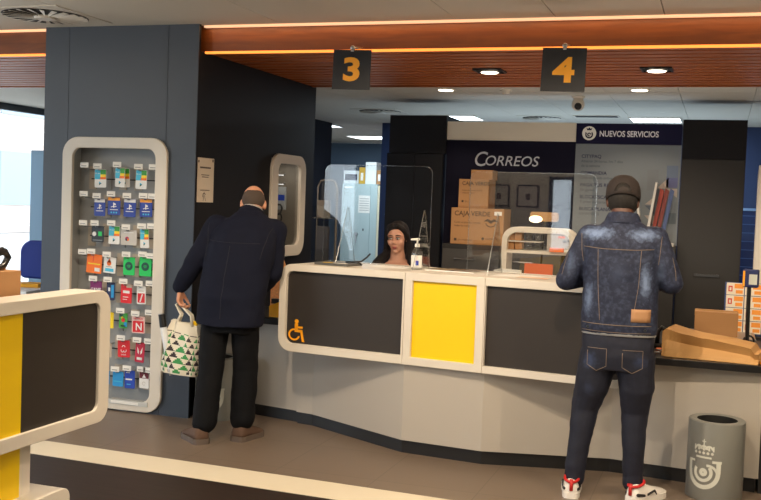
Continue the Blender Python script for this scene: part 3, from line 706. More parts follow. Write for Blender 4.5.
b = B(); b.prism([(-1.50, 1.125), (-1.31, 1.118), (-1.31, 1.155), (-1.46, 1.16), (-1.5, 1.15)], (0, 7.02, 0), X3, Z3, .05, PAPER); b.box(-1.5, -1.31, 7.0, 7.06, 1.021, 1.1245, PAPER); tag(b.build('paper_stack'), 'stack of white papers in front of the orange red folder', 'paper')
b = B(); b.box(-1.16, -1.06, oy - .03, oy + .02, 1.285, 1.315, ORANGE); b.box(-1.055, -1.0, oy - .03, oy + .02, 1.285, 1.305, PAPER); tag(b.build('label_roll'), 'orange and white label strips lying on the rounded shelf board', 'label')
for k, (x, z) in enumerate(((-1.465, 1.3535), (-1.41, 1.3535), (-1.465, 1.2865), (-1.405, 1.2865))):
    b = B(); b.box(x - .026, x + .026, oy + .06, oy + .14, z, z + (.06 if z > 1.3 else .055), mat('tan_carton', rgb(170, 122, 78), 0.8))
    tag(b.build('small_carton', bevel=.002), ('upper left', 'upper right', 'lower left', 'lower right')[k] + ' of the four tan cartons in the rounded shelf', 'box', 'small cartons in the rounded shelf')
CUP = clear_mat('clear_cup', (.88, .89, .9, 1), 1.5, .05, .03)
for k, (x, z) in enumerate(((-1.335, 1.2865), (-1.27, 1.2865), (-1.335, 1.3535), (-1.27, 1.3535))):
    b = B(); n = 20; prof = [(.014, 0), (.016, .002), (.026, .058), (.0245, .058), (.015, .004), (.012, .004)]
    b.rings([[(x + r * math.cos(2 * PI * i / n), oy + .1 + r * math.sin(2 * PI * i / n), z + h) for i in range(n)] for r, h in prof], CUP)
    tag(b.build('plastic_cup', None, True), ('lower left', 'lower right', 'upper left', 'upper right')[k] + ' clear plastic cup on the rounded shelf boards', 'cup', 'clear cups in the rounded shelf')
# desk lamp glowing over the shelf
t = thing('desk_lamp', (-1.28, 7.62, 1.02), 'small desk lamp with a glowing head above the rounded shelf', 'lamp')
b = B(); b.cyl((-1.28, 7.62, 1.02), (-1.28, 7.62, 1.04), .07, .06, BLKP); b.build('base', t, 'auto')
b = B(); b.tube([(-1.28, 7.62, 1.04), (-1.27, 7.63, 1.3), (-1.26, 7.6, 1.535), (-1.30, 7.55, 1.56)], .008, BLKP); b.build('stem', t, True)
b = B(); b.prism(rr(-1.36, -1.15, 1.50, 1.57, .02), (0, 7.58, 0), X3, Z3, .05, mat('lamp_tan', rgb(158, 120, 70), 0.5)); b.build('lamp_head', t)
b = B(); b.ell((-1.315, 7.525, 1.515), (.05, .012, .026), mat('lamp_glow', rgb(255, 236, 200), .3, emit=((1, .85, .6, 1), 3))); b.build('bulb', t, True)

# ================================================================ THINGS ON THE COUNTER
def on(x, y): return ZT + .0005
t = thing('sanitizer_bottle', (-1.872, 6.37, ZT), 'clear hand sanitizer pump bottle with white top on the counter', 'bottle')
bx, by = -1.872, 6.30
b = B(); n = 24; pr = [(.034, 0), (.038, .004), (.038, .10), (.036, .118), (.022, .137), (.015, .142), (.015, .15)]
b.rings([[(bx + r * math.cos(2 * PI * i / n), by + r * .8 * math.sin(2 * PI * i / n), ZT + h) for i in range(n)] for r, h in pr], clear_mat('sanitizer_gel', (.9, .93, .95, 1), 1.4, .05, .1)); b.build('body', t, True)
b = B(); b.rings([[(bx + .0388 * math.cos(a), by + .0388 * .8 * math.sin(a), ZT + z) for a in [PI * (1.08 + .84 * i / 12) for i in range(13)]] for z in (.015, .095)], PAPER, cap=False); lb = b.build('label', t, True)
b = B(); b.box(bx + .002, bx + .022, by - .0335, by - .032, ZT + .03, ZT + .06, BLUE); b.build('label_print', lb)
b = B(); b.cyl((bx, by, ZT + .148), (bx, by, ZT + .17), .017, .016, PAPER); b.cyl((bx, by, ZT + .17), (bx, by, ZT + .196), .006, .006, PAPER); b.caps((bx + .008, by, ZT + .2), .009, (bx - .038, by - .012, ZT + .197), .006, PAPER); b.build('pump', t, 'auto')
# card reader tray, left
t = thing('document_tray', (-2.42, 6.285, ZT), 'flat grey tray with a yellow label at the left end of the counter top', 'tray')
b = B(); b.prism(rr(-.13, .13, -.11, .11, .02), (-2.42, 6.285, ZT + .001), U, N, .016, mat('tray_grey', rgb(84, 84, 82), .5)); b.build('tray_body', t, bevel=.003)
b = B(); b.prism(rr(-.07, .0, -.09, -.06, .003), (-2.42, 6.285, ZT + .0175), U, N, .001, YEL); b.build('yellow_label', t)
b = B(); b.prism(rr(.005, .11, -.09, -.06, .003), (-2.42, 6.285, ZT + .0175), U, N, .001, PAPER); b.build('white_label', t)
b = B(); b.tube([(-2.33, 6.31, ZT + .024), (-2.27, 6.33, ZT + .03), (-2.235, 6.345, ZT + .06), (-2.215, 6.35, ZT + .085)], .006, BLKP); b.tube([(-2.36, 6.27, ZT + .024), (-2.28, 6.28, ZT + .03), (-2.25, 6.29, ZT + .008)], .006, BLKP)
tag(b.build('signature_pen', None, True), 'black pen and cord poking up from the grey tray', 'pen')
# leaflet holder at the far left
t = thing('leaflet_holder', (-2.6, 6.5, ZT), 'clear two tier leaflet holder at the left end of the counter', 'leaflet holder')
hx0, hx1, hy = -2.70, -2.555, 6.52
b = B(); b.prism(rr(hx0, hx1, ZT + .01, 1.745, (.003, .003, .05, .05)), (0, hy + .05, 0), X3, Z3, .006, CLEAR); b.build('back_pane', t)
b = B(); b.tube([(hx0, hy + .047, ZT), (hx0, hy + .047, 1.69), (hx0 + .02, hy + .047, 1.735), (hx1 - .04, hy + .047, 1.742)], .006, mat('smoked_edge', rgb(96, 92, 88), .25)); b.tube([(hx1, hy + .047, ZT), (hx1, hy + .047, 1.68), (hx1 - .02, hy + .047, 1.73), (hx1 - .05, hy + .047, 1.742)], .009, mat('smoked_edge', rgb(96, 92, 88), .25)); b.build('bent_edge', t, True)
for z in (ZT + .002, 1.47):
    b = B(); b.box(hx0, hx1, hy - .04, hy + .04, z, z + .006, EDGE); b.box(hx0, hx1, hy - .046, hy - .04, z, z + .09, CLEAR); b.build('pocket', t)
for z, m, lb in ((1.477, mat('brochure_tan', rgb(88, 80, 74), .6), 'tan brochure in the upper pocket of the clear leaflet holder'), (ZT + .009, mat('brochure_black', rgb(40, 40, 46), .5), 'dark brochure in the lower pocket of the clear leaflet holder')):
    b = B(); b.box(hx0 + .03, hx1 - .03, hy - .025, hy + .005, z, z + (.12 if z > 1.4 else .24), m); tag(b.build('brochure'), lb, 'brochure', 'brochures in the clear holder')
# papers
def sheet(name, x, y, w, d, h, a, m, label, cat):
    b = B(Matrix.Translation((x, y, ZT + .0008)) @ Matrix.Rotation(a, 4, 'Z')); b.box(-w / 2, w / 2, -d / 2, d / 2, 0, h, m); return tag(b.build(name), label, cat)
sheet('paper_sheet', -2.08, 6.40, .28, .2, .002, -.1, PAPER, 'white paper sheets on the counter in front of the clerk', 'paper')
t = thing('magazine', (-1.62, 6.40, ZT), 'glossy dark magazine lying on the counter beside the sanitizer bottle', 'magazine')
b = B(Matrix.Translation((-1.62, 6.37, ZT + .001)) @ Matrix.Rotation(-.13, 4, 'Z')); b.box(-.17, .17, -.12, .12, 0, .007, PAPER); b.build('pages', t)
b = B(Matrix.Translation((-1.62, 6.37, ZT + .008)) @ Matrix.Rotation(-.13, 4, 'Z')); b.box(-.17, .17, -.12, .12, 0, .001, mat('magazine_cover', rgb(86, 80, 70), .25)); b.box(-.15, -.02, -.1, .06, .001, .0015, mat('magazine_photo', rgb(150, 132, 100), .3)); b.box(.02, .15, -.1, -.02, .001, .0015, mat('magazine_photo2', rgb(120, 116, 110), .3)); b.build('cover', t)
sheet('form_sheet', -1.18, 6.24, .3, .2, .0015, -.05, PAPER, 'printed form lying on the counter right of the clear screen foot', 'paper')
b = B(Matrix.Translation((-1.06, 6.14, ZT + .003)) @ Matrix.Rotation(-.2, 4, 'Z')); b.box(-.11, .09, -.05, .05, 0, .001, mat('form_pink', rgb(238, 206, 176), .7)); b.box(.05, .09, -.05, -.03, .001, .0015, ORANGE); tag(b.build('receipt_slip'), 'cream and orange slip beside the denim jacket elbow', 'paper')
# ================================================================ GIFT CARD DISPLAY
t = thing('card_display', (-4.18, 6.29, 0), 'tall white rounded display frame with rows of hooks on the slate column', 'display')
b = B(); b.ringframe(rr(-4.622, -3.742, .012, 1.995, .13, 8), rr(-4.535, -3.836, .085, 1.915, .07, 8), (0, 6.29, 0), X3, Z3, .028, WHITE); b.build('frame', t, bevel=.005)
BKG = mat('display_grey', rgb(150, 152, 152), .5); BEI = mat('display_beige', rgb(176, 166, 152), .55)
b = B(); b.box(rx0, rx1, 6.425, 6.44, rz0, rz1, BKG); b.box(rx0, rx0 + .006, 6.3, 6.43, rz0, rz1, BKG); b.box(rx1 - .006, rx1, 6.3, 6.43, rz0, rz1, BKG); b.box(rx0, rx1, 6.3, 6.43, rz1 - .006, rz1, BKG); b.box(rx0, rx1, 6.3, 6.43, rz0, rz0 + .006, BKG); b.build('recess_lining', t)
b = B(); b.box(-4.17, -3.845, 6.255, 6.3, .055, .088, mat('label_strip', rgb(196, 196, 192), .4)); b.box(-4.15, -3.92, 6.2535, 6.255, .06, .08, PAPER); b.build('label_strip', t)
CARDS = [('play',-4.338,1.695,0.099,0.133),('play',-4.171,1.707,0.081,0.139),('play',-3.992,1.697,0.092,0.138),
('psw',-4.338,1.481,0.095,0.126),('pso',-4.216,1.496,0.107,0.132),('psw',-4.082,1.487,0.101,0.132),('pso',-3.946,1.492,0.104,0.131),
('black',-4.350,1.284,0.104,0.119),('play',-4.208,1.283,0.094,0.133),('grey',-4.084,1.270,0.135,0.110),('play',-3.952,1.269,0.073,0.138),
('orange',-4.374,1.063,0.130,0.141),('drop',-4.240,1.059,0.103,0.118),('green',-4.076,1.061,0.097,0.132),('green',-3.939,1.065,0.100,0.139),
('purple',-4.353,0.867,0.100,0.134),('navy',-4.226,0.867,0.069,0.133),('redtab',-4.093,0.858,0.093,0.140),('redwhite',-3.966,0.855,0.075,0.132),
('yellow',-4.234,0.652,0.077,0.119),('multi',-4.113,0.657,0.070,0.111),('rednote',-3.985,0.637,0.109,0.125),
('beige',-4.240,0.428,0.069,0.104),('airred',-4.102,0.450,0.102,0.126),('crimson',-3.966,0.435,0.076,0.147),
('sky',-4.252,0.225,0.069,0.105),('sky',-4.145,0.223,0.090,0.112),('blue',-4.045,0.228,0.085,0.133),('maroon',-3.924,0.236,0.080,0.125)]
rowz = [1.70, 1.49, 1.275, 1.06, .86, .65, .44, .23]
# beige uprights and dark rails of the back panel
b = B()
for k, z in enumerate(rowz):
    for i, x in enumerate((-4.46, -4.33, -4.20, -4.07, -3.95, -3.85)): b.box(x - .032, x + .032, 6.418, 6.425, z - .085, z + .085, BEI if (i + k) % 3 != 1 else BKG)
b.build('back_tiles', t)
for z in rowz: B().box(-4.47, -3.82, 6.412, 6.424, z - .012, z - .004, BLKP).build('rail', t)
b0 = B(); HY = 6.335
FIRST = {}
def hook_at(x, z, tag_dx):
    if 'h' not in FIRST:
        b = B(); b.tube([(x, 6.42, z), (x, HY - .03, z), (x, HY - .04, z + .012)], .0035, STEEL, 6); h = b.build('hook', t)
        b = B(); b.box(x - .035 , x + .035, HY - .045, HY - .042, z + .01, z + .048, PAPER); b.box(x - .025, x + .02, HY - .0465, HY - .045, z + .02, z + .026, GREY); b.build('price_tag', h); FIRST['h'] = (h, x, z); return
    h, x0, z0 = FIRST['h']; c = copy_tree(h, t); c.location = h.location + V((x - x0, 0, z - z0))
PSB = mat('console_blue', rgb(20, 52, 150), .4); PSO = mat('card_orange_top', rgb(240, 160, 36), .45); CW = mat('card_white', rgb(228, 228, 226), .5)
NVY = mat('card_navy', rgb(30, 40, 84), .5); BGE = mat('card_beige', rgb(190, 174, 158), .6); MAR = mat('card_maroon', rgb(110, 26, 40), .5); CRI = mat('card_crimson', rgb(190, 30, 64), .5)
CYN = mat('card_cyan', rgb(70, 186, 220), .5); GRN = mat('card_mid_green', rgb(64, 160, 64), .5); YLO = mat('card_yellow', rgb(244, 214, 24), .45); ORG = mat('card_orange', rgb(244, 120, 24), .5); LGY = mat('card_light_grey', rgb(196, 192, 186), .5)
DGN = mat('card_dark_green', rgb(14, 70, 58), .5); BLK = mat('card_black', rgb(20, 22, 24), .4); RSE = mat('card_rose', rgb(170, 60, 96), .5); PNK = mat('card_pale_pink', rgb(232, 196, 190), .55)
def card(kind, x, z, w, h, y, lean=0.0):
    M = Matrix.Translation((x, y, z)) @ Matrix.Rotation(lean, 4, 'Y'); b = B(M)
    X0, X1, Z0, Z1 = -w / 2, w / 2, -h / 2, h / 2
    bg = dict(play=CW, psw=PSB, pso=PSB, black=BLK, grey=LGY, orange=ORG, drop=CW, green=GREEN, purple=PURPLE, navy=NVY, redtab=RED, redwhite=CW, yellow=YLO, multi=GRN, rednote=PNK, beige=BGE, airred=RED, crimson=CRI, sky=SKYB, blue=BLUE, maroon=CW)[kind]
    b.prism(rr(X0, X1, Z0, Z1, .008, 3), (0, .0015, 0), X3, Z3, .003, bg)
    def R(x0, x1, z0, z1, m, l=.001): decal(b, [(X0 + x0 * w, Z0 + z0 * h), (X0 + x1 * w, Z0 + z0 * h), (X0 + x1 * w, Z0 + z1 * h), (X0 + x0 * w, Z0 + z1 * h)], (0, -.0015, 0), X3, Z3, m, l)
    def Cc(cx_, cz_, r, m, l=.0015): decal(b, circ(X0 + cx_ * w, Z0 + cz_ * h, r), (0, -.0015, 0), X3, Z3, m, l)
    def P(L, m, l=.0015): decal(b, [(X0 + p[0] * w, Z0 + p[1] * h) for p in L], (0, -.0015, 0), X3, Z3, m, l)
    def T(s, cx_, cz_, sz, m, **k): letter(b, s, (X0 + cx_ * w, -.0015, Z0 + cz_ * h), X3, Z3, sz, m, lift=.002, align='CENTER', **k)
    if kind == 'play':
        R(.02, .5, .45, .98, CYN); R(.5, .98, .72, .98, GRN); R(.5, .98, .58, .72, YLO); R(.45, .98, .45, .58, ORG)
        P([(.40, .12), (.40, .34), (.62, .23)], DGN); P([(.40, .23), (.62, .23), (.40, .34)], CYN, .0018); T('Gift card', .26, .75, .014, CW)
    elif kind in ('psw', 'pso'):
        R(.02, .98, .8, .98, CW if kind == 'psw' else PSO)
        P([(.44, .42), (.52, .40), (.52, .68), (.44, .70)], CW); P([(.52, .56), (.64, .54), (.66, .62), (.52, .68)], CW); P([(.28, .42), (.44, .46), (.44, .50), (.26, .46)], CW); P([(.52, .44), (.72, .46), (.70, .50), (.52, .48)], CW)
        R(.18, .82, .28, .32, CW)
        if kind == 'pso':
            for q in (.3, .5, .7): R(q - .06, q + .06, .10, .18, CYN)
    elif kind == 'black': Cc(.22, .5, .017, CW); R(.55, .85, .38, .66, GREEN); R(.1, .9, .1, .14, GREY)
    elif kind == 'grey': Cc(.4, .42, .016, RSE); Cc(.36, .36, .009, NVY, .0018); Cc(.46, .36, .009, ORG, .0018); R(.2, .8, .8, .86, CW)
    elif kind == 'orange': R(.1, .9, .46, .52, YLO); R(.4, .44, .6, .98, RED); R(.55, .9, .1, .3, CW)
    elif kind == 'drop': Cc(.45, .62, .019, ORANGE); P([(.30, .66), (.45, .95), (.60, .66)], ORANGE); R(.15, .85, .1, .3, CYN); R(.2, .7, .38, .42, GREY)
    elif kind == 'green':
        Cc(.5, .5, .032, DGN)
        for q, r in ((0, .020), (-.008, .015), (-.015, .010)): strip(b, arc(X0 + .5 * w, Z0 + .5 * h - .012 + q * .3, r, 40, 140, .003), (0, -.0015, 0), X3, Z3, GREEN, .002)
    elif kind == 'purple': T('GAME', .5, .45, .034, CW, bold=.02); R(.1, .9, .2, .24, RSE)
    elif kind == 'navy': R(.55, .9, .15, .85, SKYB); R(.2, .45, .5, .7, CW)
    elif kind == 'redtab': R(.5, 1.0, .82, 1.0, BGE); R(.2, .8, .52, .66, CW); R(.2, .7, .3, .34, CW); R(.2, .6, .18, .21, CW)
    elif kind == 'redwhite': R(.1, .9, .08, .6, RED); P([(.3, .12), (.45, .12), (.7, .55), (.55, .55)], CW); R(.2, .8, .7, .76, LGY)
    elif kind == 'yellow': T('Y', .55, .35, .04, BLK)
    elif kind == 'multi': Cc(.5, .55, .016, RED); Cc(.4, .68, .010, YLO); R(.6, .95, .1, .4, SKYB); R(.05, .4, .75, .95, DGN); R(.2, .8, .1, .2, BLK)
    elif kind == 'rednote': R(.08, .92, .06, .72, RED); T('N', .55, .18, .075, CW, bold=.02); T('NETFLIX', .5, .8, .019, RED, bold=.02, width=.08)
    elif kind == 'airred':
        o = (X0 + .5 * w, -.0015, Z0 + .5 * h); strip(b, arc(0, .012, .012, 0, 180, .005, 12), o, X3, Z3, CW, .002); strip(b, arc(-.01, -.012, .012, 150, 360, .005, 12), o, X3, Z3, CW, .002); strip(b, arc(.01, -.012, .012, 180, 390, .005, 12), o, X3, Z3, CW, .002)
        T('airbnb', .5, .12, .016, CW)
    elif kind == 'crimson': P([(.2, .78), (.42, .55), (.40, .40), (.26, .48)], CW); P([(.8, .78), (.58, .55), (.60, .40), (.74, .48)], CW); R(.22, .8, .12, .25, CW); R(.3, .5, .9, .96, CW)
    elif kind == 'sky': R(.1, .9, .3, .36, CYN)
    elif kind == 'blue': R(.1, .75, .46, .54, CW); R(.2, .6, .2, .25, CYN); R(.15, .5, .85, .9, CW)
    elif kind == 'maroon': R(.02, .98, .58, .98, MAR); P([(.3, .62), (.5, .85), (.7, .62)], CW); strip(b, arc(X0 + .5 * w, Z0 + .28 * h, .012, 0, 320, .004), (0, -.0015, 0), X3, Z3, LGY, .0015)
    return b.build('gift_card')
desc = dict(play='rainbow topped white gift card', psw='blue white-topped gift card', pso='blue orange-topped gift card', black='black gift card with a white dot and green square', grey='wide pale grey gift card with a small rose emblem', orange='orange gift card pair', drop='white gift card with an orange drop', green='green gift card with a dark disc', purple='purple gift card with white capitals', navy='narrow navy and blue gift card', redtab='plain red gift card with a beige tab', redwhite='white gift card with a red lower block', yellow='yellow gift card partly behind the kiosk', multi='green patterned gift card with a red blob', rednote='red and pale pink gift card with a white N', beige='beige gift card beside the kiosk edge', airred='red gift card with a white looped mark', crimson='crimson gift card with two white leaf shapes', sky='sky blue gift card', blue='royal blue gift card with white lines', maroon='white gift card with a maroon top')
extra = {0: ', leftmost in the top row', 1: ', middle of the top row', 2: ', rightmost in the top row', 8: ', third row beside the black card', 10: ', rightmost and narrowest in the third row', 3: ', leftmost in the second row', 4: ', second from left in the second row', 5: ', third from left in the second row', 6: ', rightmost in the second row', 13: ', the left one', 14: ', the right one', 25: ' in the bottom row, half hidden by kiosk', 26: ' in the bottom row beside the royal blue one'}
for i, (k, x, z, w, h) in enumerate(CARDS):
    hook_at(x, z + h / 2 - .006, 0)
    o = card(k, x, z, w, h, HY, (.06 if k in ('orange', 'drop', 'crimson') else -.04 if i in (10, 23) else .015 * ((i * 7) % 3 - 1)))
    tag(o, desc[k] + extra.get(i, '') + ' on the display', 'gift card', 'gift cards on the display hooks')
# second cards hanging behind on the same hooks
for i, nm in ((1, 'rainbow topped white gift card tucked behind the middle one in the top row'), (14, 'green gift card edge peeking out behind the rightmost green one')):
    k, x, z, w, h = CARDS[i]; o = card(k, x + .022, z - .002, w, h, HY + .03, -.05); tag(o, nm, 'gift card', 'gift cards on the display hooks')
for z in rowz:
    for x in (-4.45, -3.87):
        if abs(x + 3.87) < .01 or z > .9: hook_at(x, z + .06, 0)

# ================================================================ SIDE WALL
Yd = (0, -1, 0)
t = thing('wall_notice', (WX, 6.47, 1.55), 'white printed notice sheet on the dark side wall', 'notice')
b = B(); b.box(WX, WX + .004, 6.338, 6.608, 1.549, 1.87, mat('notice_paper', rgb(214, 202, 184), .6)); sh = b.build('sheet', t)
b = B(); o = (WX + .004, 6.338, 1.549); UY = (0, 1, 0)
for z, y0, y1, h in ((.285, .03, .05, .018), (.245, .06, .22, .012), (.195, .08, .20, .006), (.18, .09, .19, .006), (.085, .07, .21, .005)): decal(b, [(y0, z), (y1, z), (y1, z + h), (y0, z + h)], o, UY, Z3, mat('notice_print', rgb(96, 86, 80), .7), .001)
strip(b, arc(.13, .045, .022, 20, 200, .006), o, UY, Z3, MATS['notice_print'], .001); decal(b, [(.115, .01), (.122, .01), (.135, .075), (.128, .075)], o, UY, Z3, MATS['notice_print'], .001); decal(b, [(.15, .01), (.157, .01), (.14, .05), (.134, .05)], o, UY, Z3, MATS['notice_print'], .001); decal(b, [(.24, .295), (.26, .295), (.26, .315), (.24, .315)], o, UY, Z3, MATS['notice_print'], .001)
b.build('print', sh)
t = thing('wall_showcase', (WX, 7.93, 1.1), 'white rounded showcase frame set in the dark side wall', 'showcase')
b = B(); b.ringframe(rr(7.58, 8.285, 1.10, 1.975, .14, 8), rr(7.70, 8.175, 1.195, 1.895, .07, 8), (WX, 0, 0), UY, Z3, .03, WHITE); b.build('frame', t, bevel=.006)
LIN = mat('showcase_grey', rgb(128, 120, 108), .5)
b = B(); b.box(-3.86, -3.85, ny0, ny1, nz0, nz1, LIN); b.box(-3.85, WX, ny0, ny0 + .005, nz0, nz1, LIN); b.box(-3.85, WX, ny1 - .005, ny1, nz0, nz1, LIN); b.box(-3.85, WX, ny0, ny1, nz1 - .005, nz1, LIN); b.box(-3.85, WX, ny0, ny1, nz0, nz0 + .005, LIN); b.build('lining', t)
b = B(); b.box(WX + .002, WX + .006, 7.66, 8.22, 1.17, 1.92, CLEAR); b.build('glass_front', t)
b = B()
for z in (1.80, 1.72): b.tube([(-3.85, 8.06, z), (-3.64, 8.06, z), (-3.63, 8.06, z + .02)], .006, STEEL, 6)
b.build('hook', t)
b = B(); b.box(-3.74, -3.61, 8.04, 8.06, 1.50, 1.70, mat('pale_pack', rgb(170, 176, 180), .5)); b.box(-3.73, -3.62, 8.038, 8.04, 1.58, 1.63, BLUE); tag(b.build('hanging_pack'), 'pale packet with a blue band hanging in the wall showcase', 'packet')
b = B()
for k, z in enumerate((1.50, 1.42, 1.34, 1.27)):
    b.tube([(-3.66 + .035 * math.cos(q), 8.0 + .02 * math.sin(q), z + .045 * math.sin(q)) for q in [2 * PI * i / 18 for i in range(18)]], .008, BLKP, 6, True)
tag(b.build('ring_chain'), 'string of black plastic rings hanging in the wall showcase', 'rings')

# ================================================================ FOREGROUND KIOSK
KX = -2.555; KY = 3.835
t = thing('kiosk_desk', (-2.85, 3.0, 0), 'white framed desk with yellow and dark panels in the left foreground', 'desk')
ky0 = 1.6
b = B(); b.ringframe(rr(ky0, KY, .578, 1.165, (.08, .075, .075, .08)), rr(ky0 + .05, KY - .080, .635, 1.112, .038), (KX - .14, 0, 0), UY, Z3, .14, WHITE); b.build('frame', t, bevel=.004)
b = B(); b.prism(rr(3.257, KY - .04, .61, 1.13, .02), (KX - .03, 0, 0), UY, Z3, .016, CHAR); b.build('dark_panel', t)
b = B(); b.prism(rr(ky0 + .03, 3.255, .61, 1.13, .02), (KX - .03, 0, 0), UY, Z3, .016, YEL); b.build('yellow_panel', t)
b = B(); b.prism(rr(ky0 + .03, KY - .04, .61, 1.13, .02), (KX - .13, 0, 0), UY, Z3, .012, CHAR); b.build('back_panel', t)
B().box(KX - .62, KX - .142, ky0, KY - .25, 1.09, 1.12, WHITE).build('worktop', t, bevel=.003)
b = B(); b.box(KX - .5, KX - .143, 1.95, 3.425, .05, 1.09, WHITE); b.box(KX - .143, KX - .095, 1.95, 3.425, .05, .577, WHITE); b.build('pedestal', t, bevel=.004)
b = B(); b.box(KX - .094, KX - .086, 2.05, 3.345, .1, .577, YEL); b.build('lower_panel', t)
b = B(); b.prism(rr(1.9, 3.565, 0, .345, (.002, .002, .045, .045)), (KX - .56, 0, 0), UY, Z3, .56, WHITE); b.build('foot_base', t, bevel=.004)
t = thing('cardboard_box', (-2.86, 3.2, 1.121), 'plain cardboard box with an open flap on the left foreground desk', 'box')
b = B(); b.box(-3.0, -2.72, 2.95, 3.43, 1.121, 1.262, CARDB); b.build('carton', t, bevel=.003)
b = B(); b.prism([(2.95, 0), (3.43, 0), (3.42, .022), (2.96, .022)], (-2.80, 0, 1.2622), UY, (.4, 0, 1), .003, CARDB); b.build('flap', t)
# tape dispenser on the carton
t = thing('tape_dispenser', (-2.755, 3.285, 1.264), 'black hand tape dispenser lying on the carton at the left edge', 'tape dispenser')
M = Matrix.Translation((-2.755, 3.285, 1.264)) @ Matrix.Rotation(.15, 4, 'Z')
b = B(M); pts = [(0, .105, .075), (0, .13, .05), (0, .10, .018), (0, .05, .006), (0, -.03, .004), (0, -.05, .03), (0, .0, .05), (0, .05, .068)]
b.tube(pts, [.014, .015, .013, .010, .010, .013, .014, .013], BLKP, 10, True); b.build('grip_loop', t, True)
b = B(M); b.caps((0, .0, .06), .012, (0, .085, .085), .010, BLKP); b.box(-.02, .02, -.1, -.03, .008, .05, BLKP); b.build('body', t, True)

# ================================================================ OFFICE CORNER BEHIND THE COLUMN
CHB = mat('chair_blue', rgb(20, 46, 132), .75, bump=(120, .1, .001))
cx, cy = -5.75, 7.55
t = thing('office_chair', (cx, cy, 0), 'blue upholstered office chair behind the left edge of the column', 'chair')
b = B(); b.prism(rr(cx - .235, cx + .235, .79, 1.135, (.05, .05, .12, .12), 8), (0, cy + .04, 0), X3, Z3, .07, CHB); b.build('backrest', t, 'auto', bevel=.02)
b = B(); b.prism(rr(cx - .23, cx + .23, cy, cy + .46, .08), (0, 0, .45), X3, (0, 1, 0), .08, CHB); b.build('seat', t, 'auto', bevel=.02)
b = B(); b.tube([(cx, cy + .02, .85), (cx, cy + .0, .6), (cx, cy + .1, .43), (cx, cy + .22, .43)], .02, BLKP); b.build('back_bracket', t, True)
b = B(); b.cyl((cx, cy + .22, .08), (cx, cy + .22, .45), .03, .025, BLKP); b.build('gas_lift', t, 'auto')
for k in range(5):
    a = 2 * PI * k / 5; b = B(); b.caps((cx, cy + .22, .1), .025, (cx + .28 * math.cos(a), cy + .22 + .28 * math.sin(a), .07), .016, BLKP); l_ = b.build('leg', t, True)
    b = B(); p = (cx + .28 * math.cos(a), cy + .22 + .28 * math.sin(a)); b.cyl((p[0] - .02, p[1], .03), (p[0] + .02, p[1], .03), .03, .03, BLKP); b.build('castor', l_, True)
t = thing('office_desk', (-5.8, 7.0, 0), 'white office desk in front of the blue chair', 'desk')
B().box(-7.0, -5.3, 6.75, 7.45, .735, .765, mat('desk_white', rgb(226, 230, 232), .4)).build('desktop', t, bevel=.003)
B().box(-6.9, -5.35, 7.3, 7.33, .2, .735, GREY).build('modesty_panel', t)
for x, y in ((-6.95, 6.8), (-6.95, 7.33), (-5.38, 6.8), (-5.38, 7.33)): B().box(x, x + .05, y, y + .05, 0, .735, GREY).build('leg', t)
b = B(Matrix.Translation((-5.58, 7.1, .7655)) @ Matrix.Rotation(.3, 4, 'Z')); b.prism([(-.16, -.09), (.14, -.09), (.14, .09), (0, .11), (-.16, .0)], (0, 0, 0), X3, (0, 1, 0), .03, mat('yellow_envelope', rgb(240, 176, 40), .6)); tag(b.build('envelope'), 'yellow padded envelope on the white office desk', 'envelope')
b = B(Matrix.Translation((-5.75, 6.92, .7655)) @ Matrix.Rotation(-.2, 4, 'Z')); b.box(-.15, .15, -.1, .1, 0, .012, PAPER); tag(b.build('paper_stack'), 'white papers beside the yellow envelope on the office desk', 'paper')
t = thing('filing_cupboard', (-7.5, 10.4, 0), 'pale blue grey tall cupboard standing by the bright left window', 'cupboard')
PB = mat('pale_blue_paint', rgb(108, 138, 160), .5)
B().box(-8.02, -6.9, 10.25, 10.75, 0, 2.07, PB).build('body', t, bevel=.004); B().box(-8.0, -7.47, 10.23, 10.25, .06, 2.05, PB).build('door', t); B().box(-7.46, -6.92, 10.23, 10.25, .06, 2.05, PB).build('door', t)
B().box(-7.78, -7.7, 10.226, 10.23, 1.22, 1.36, PAPER).build('notice', t)

# ================================================================ PARCEL DESK (right)
DZ = .7505
t = thing('parcel_scale', (.03, 7.0, DZ), 'parcel scale with steel plate and a display on a black pole', 'scale')
b = B(); b.box(-.14, .24, 6.86, 7.22, DZ, DZ + .045, DKSTEEL); b.build('body', t, bevel=.004)
b = B(); b.box(-.16, .26, 6.84, 7.24, DZ + .048, DZ + .056, STEEL); b.build('plate', t, bevel=.002)
b = B(); b.tube([(.205, 6.80, DZ + .02), (.20, 6.80, DZ + .30), (.20, 6.80, 1.155)], .013, BLKP); b.box(.16, .25, 6.77, 6.83, DZ, DZ + .035, BLKP); b.build('pole', t)
b = B(Matrix.Translation((.205, 6.80, 1.20)) @ Matrix.Rotation(-.15, 4, 'Z')); b.box(-.045, .05, -.03, .03, -.055, .06, mat('scale_blue', rgb(24, 38, 92), .4), .008); hd = b.build('display_head', t)
b = B(Matrix.Translation((.205, 6.80, 1.20)) @ Matrix.Rotation(-.15, 4, 'Z')); b.box(-.005, .044, -.034, -.03, -.035, .03, mat('scale_label', rgb(196, 200, 190), .5)); b.box(-.042, -.030, -.034, -.03, -.05, .05, AMBER); b.build('screen', hd)
b = B(); b.tube([(.20, 6.80, DZ + .08)] + [(.215 + .03 * math.cos(q), 6.79, DZ + .055 + .03 * math.sin(q)) for q in [PI / 2 - 2 * PI * i / 14 for i in range(13)]], .007, BLKP, 6); b.build('cable', t, True)
t = thing('cardboard_box', (.02, 7.0, DZ + .0565), 'brown taped cardboard parcel on the parcel scale', 'box')
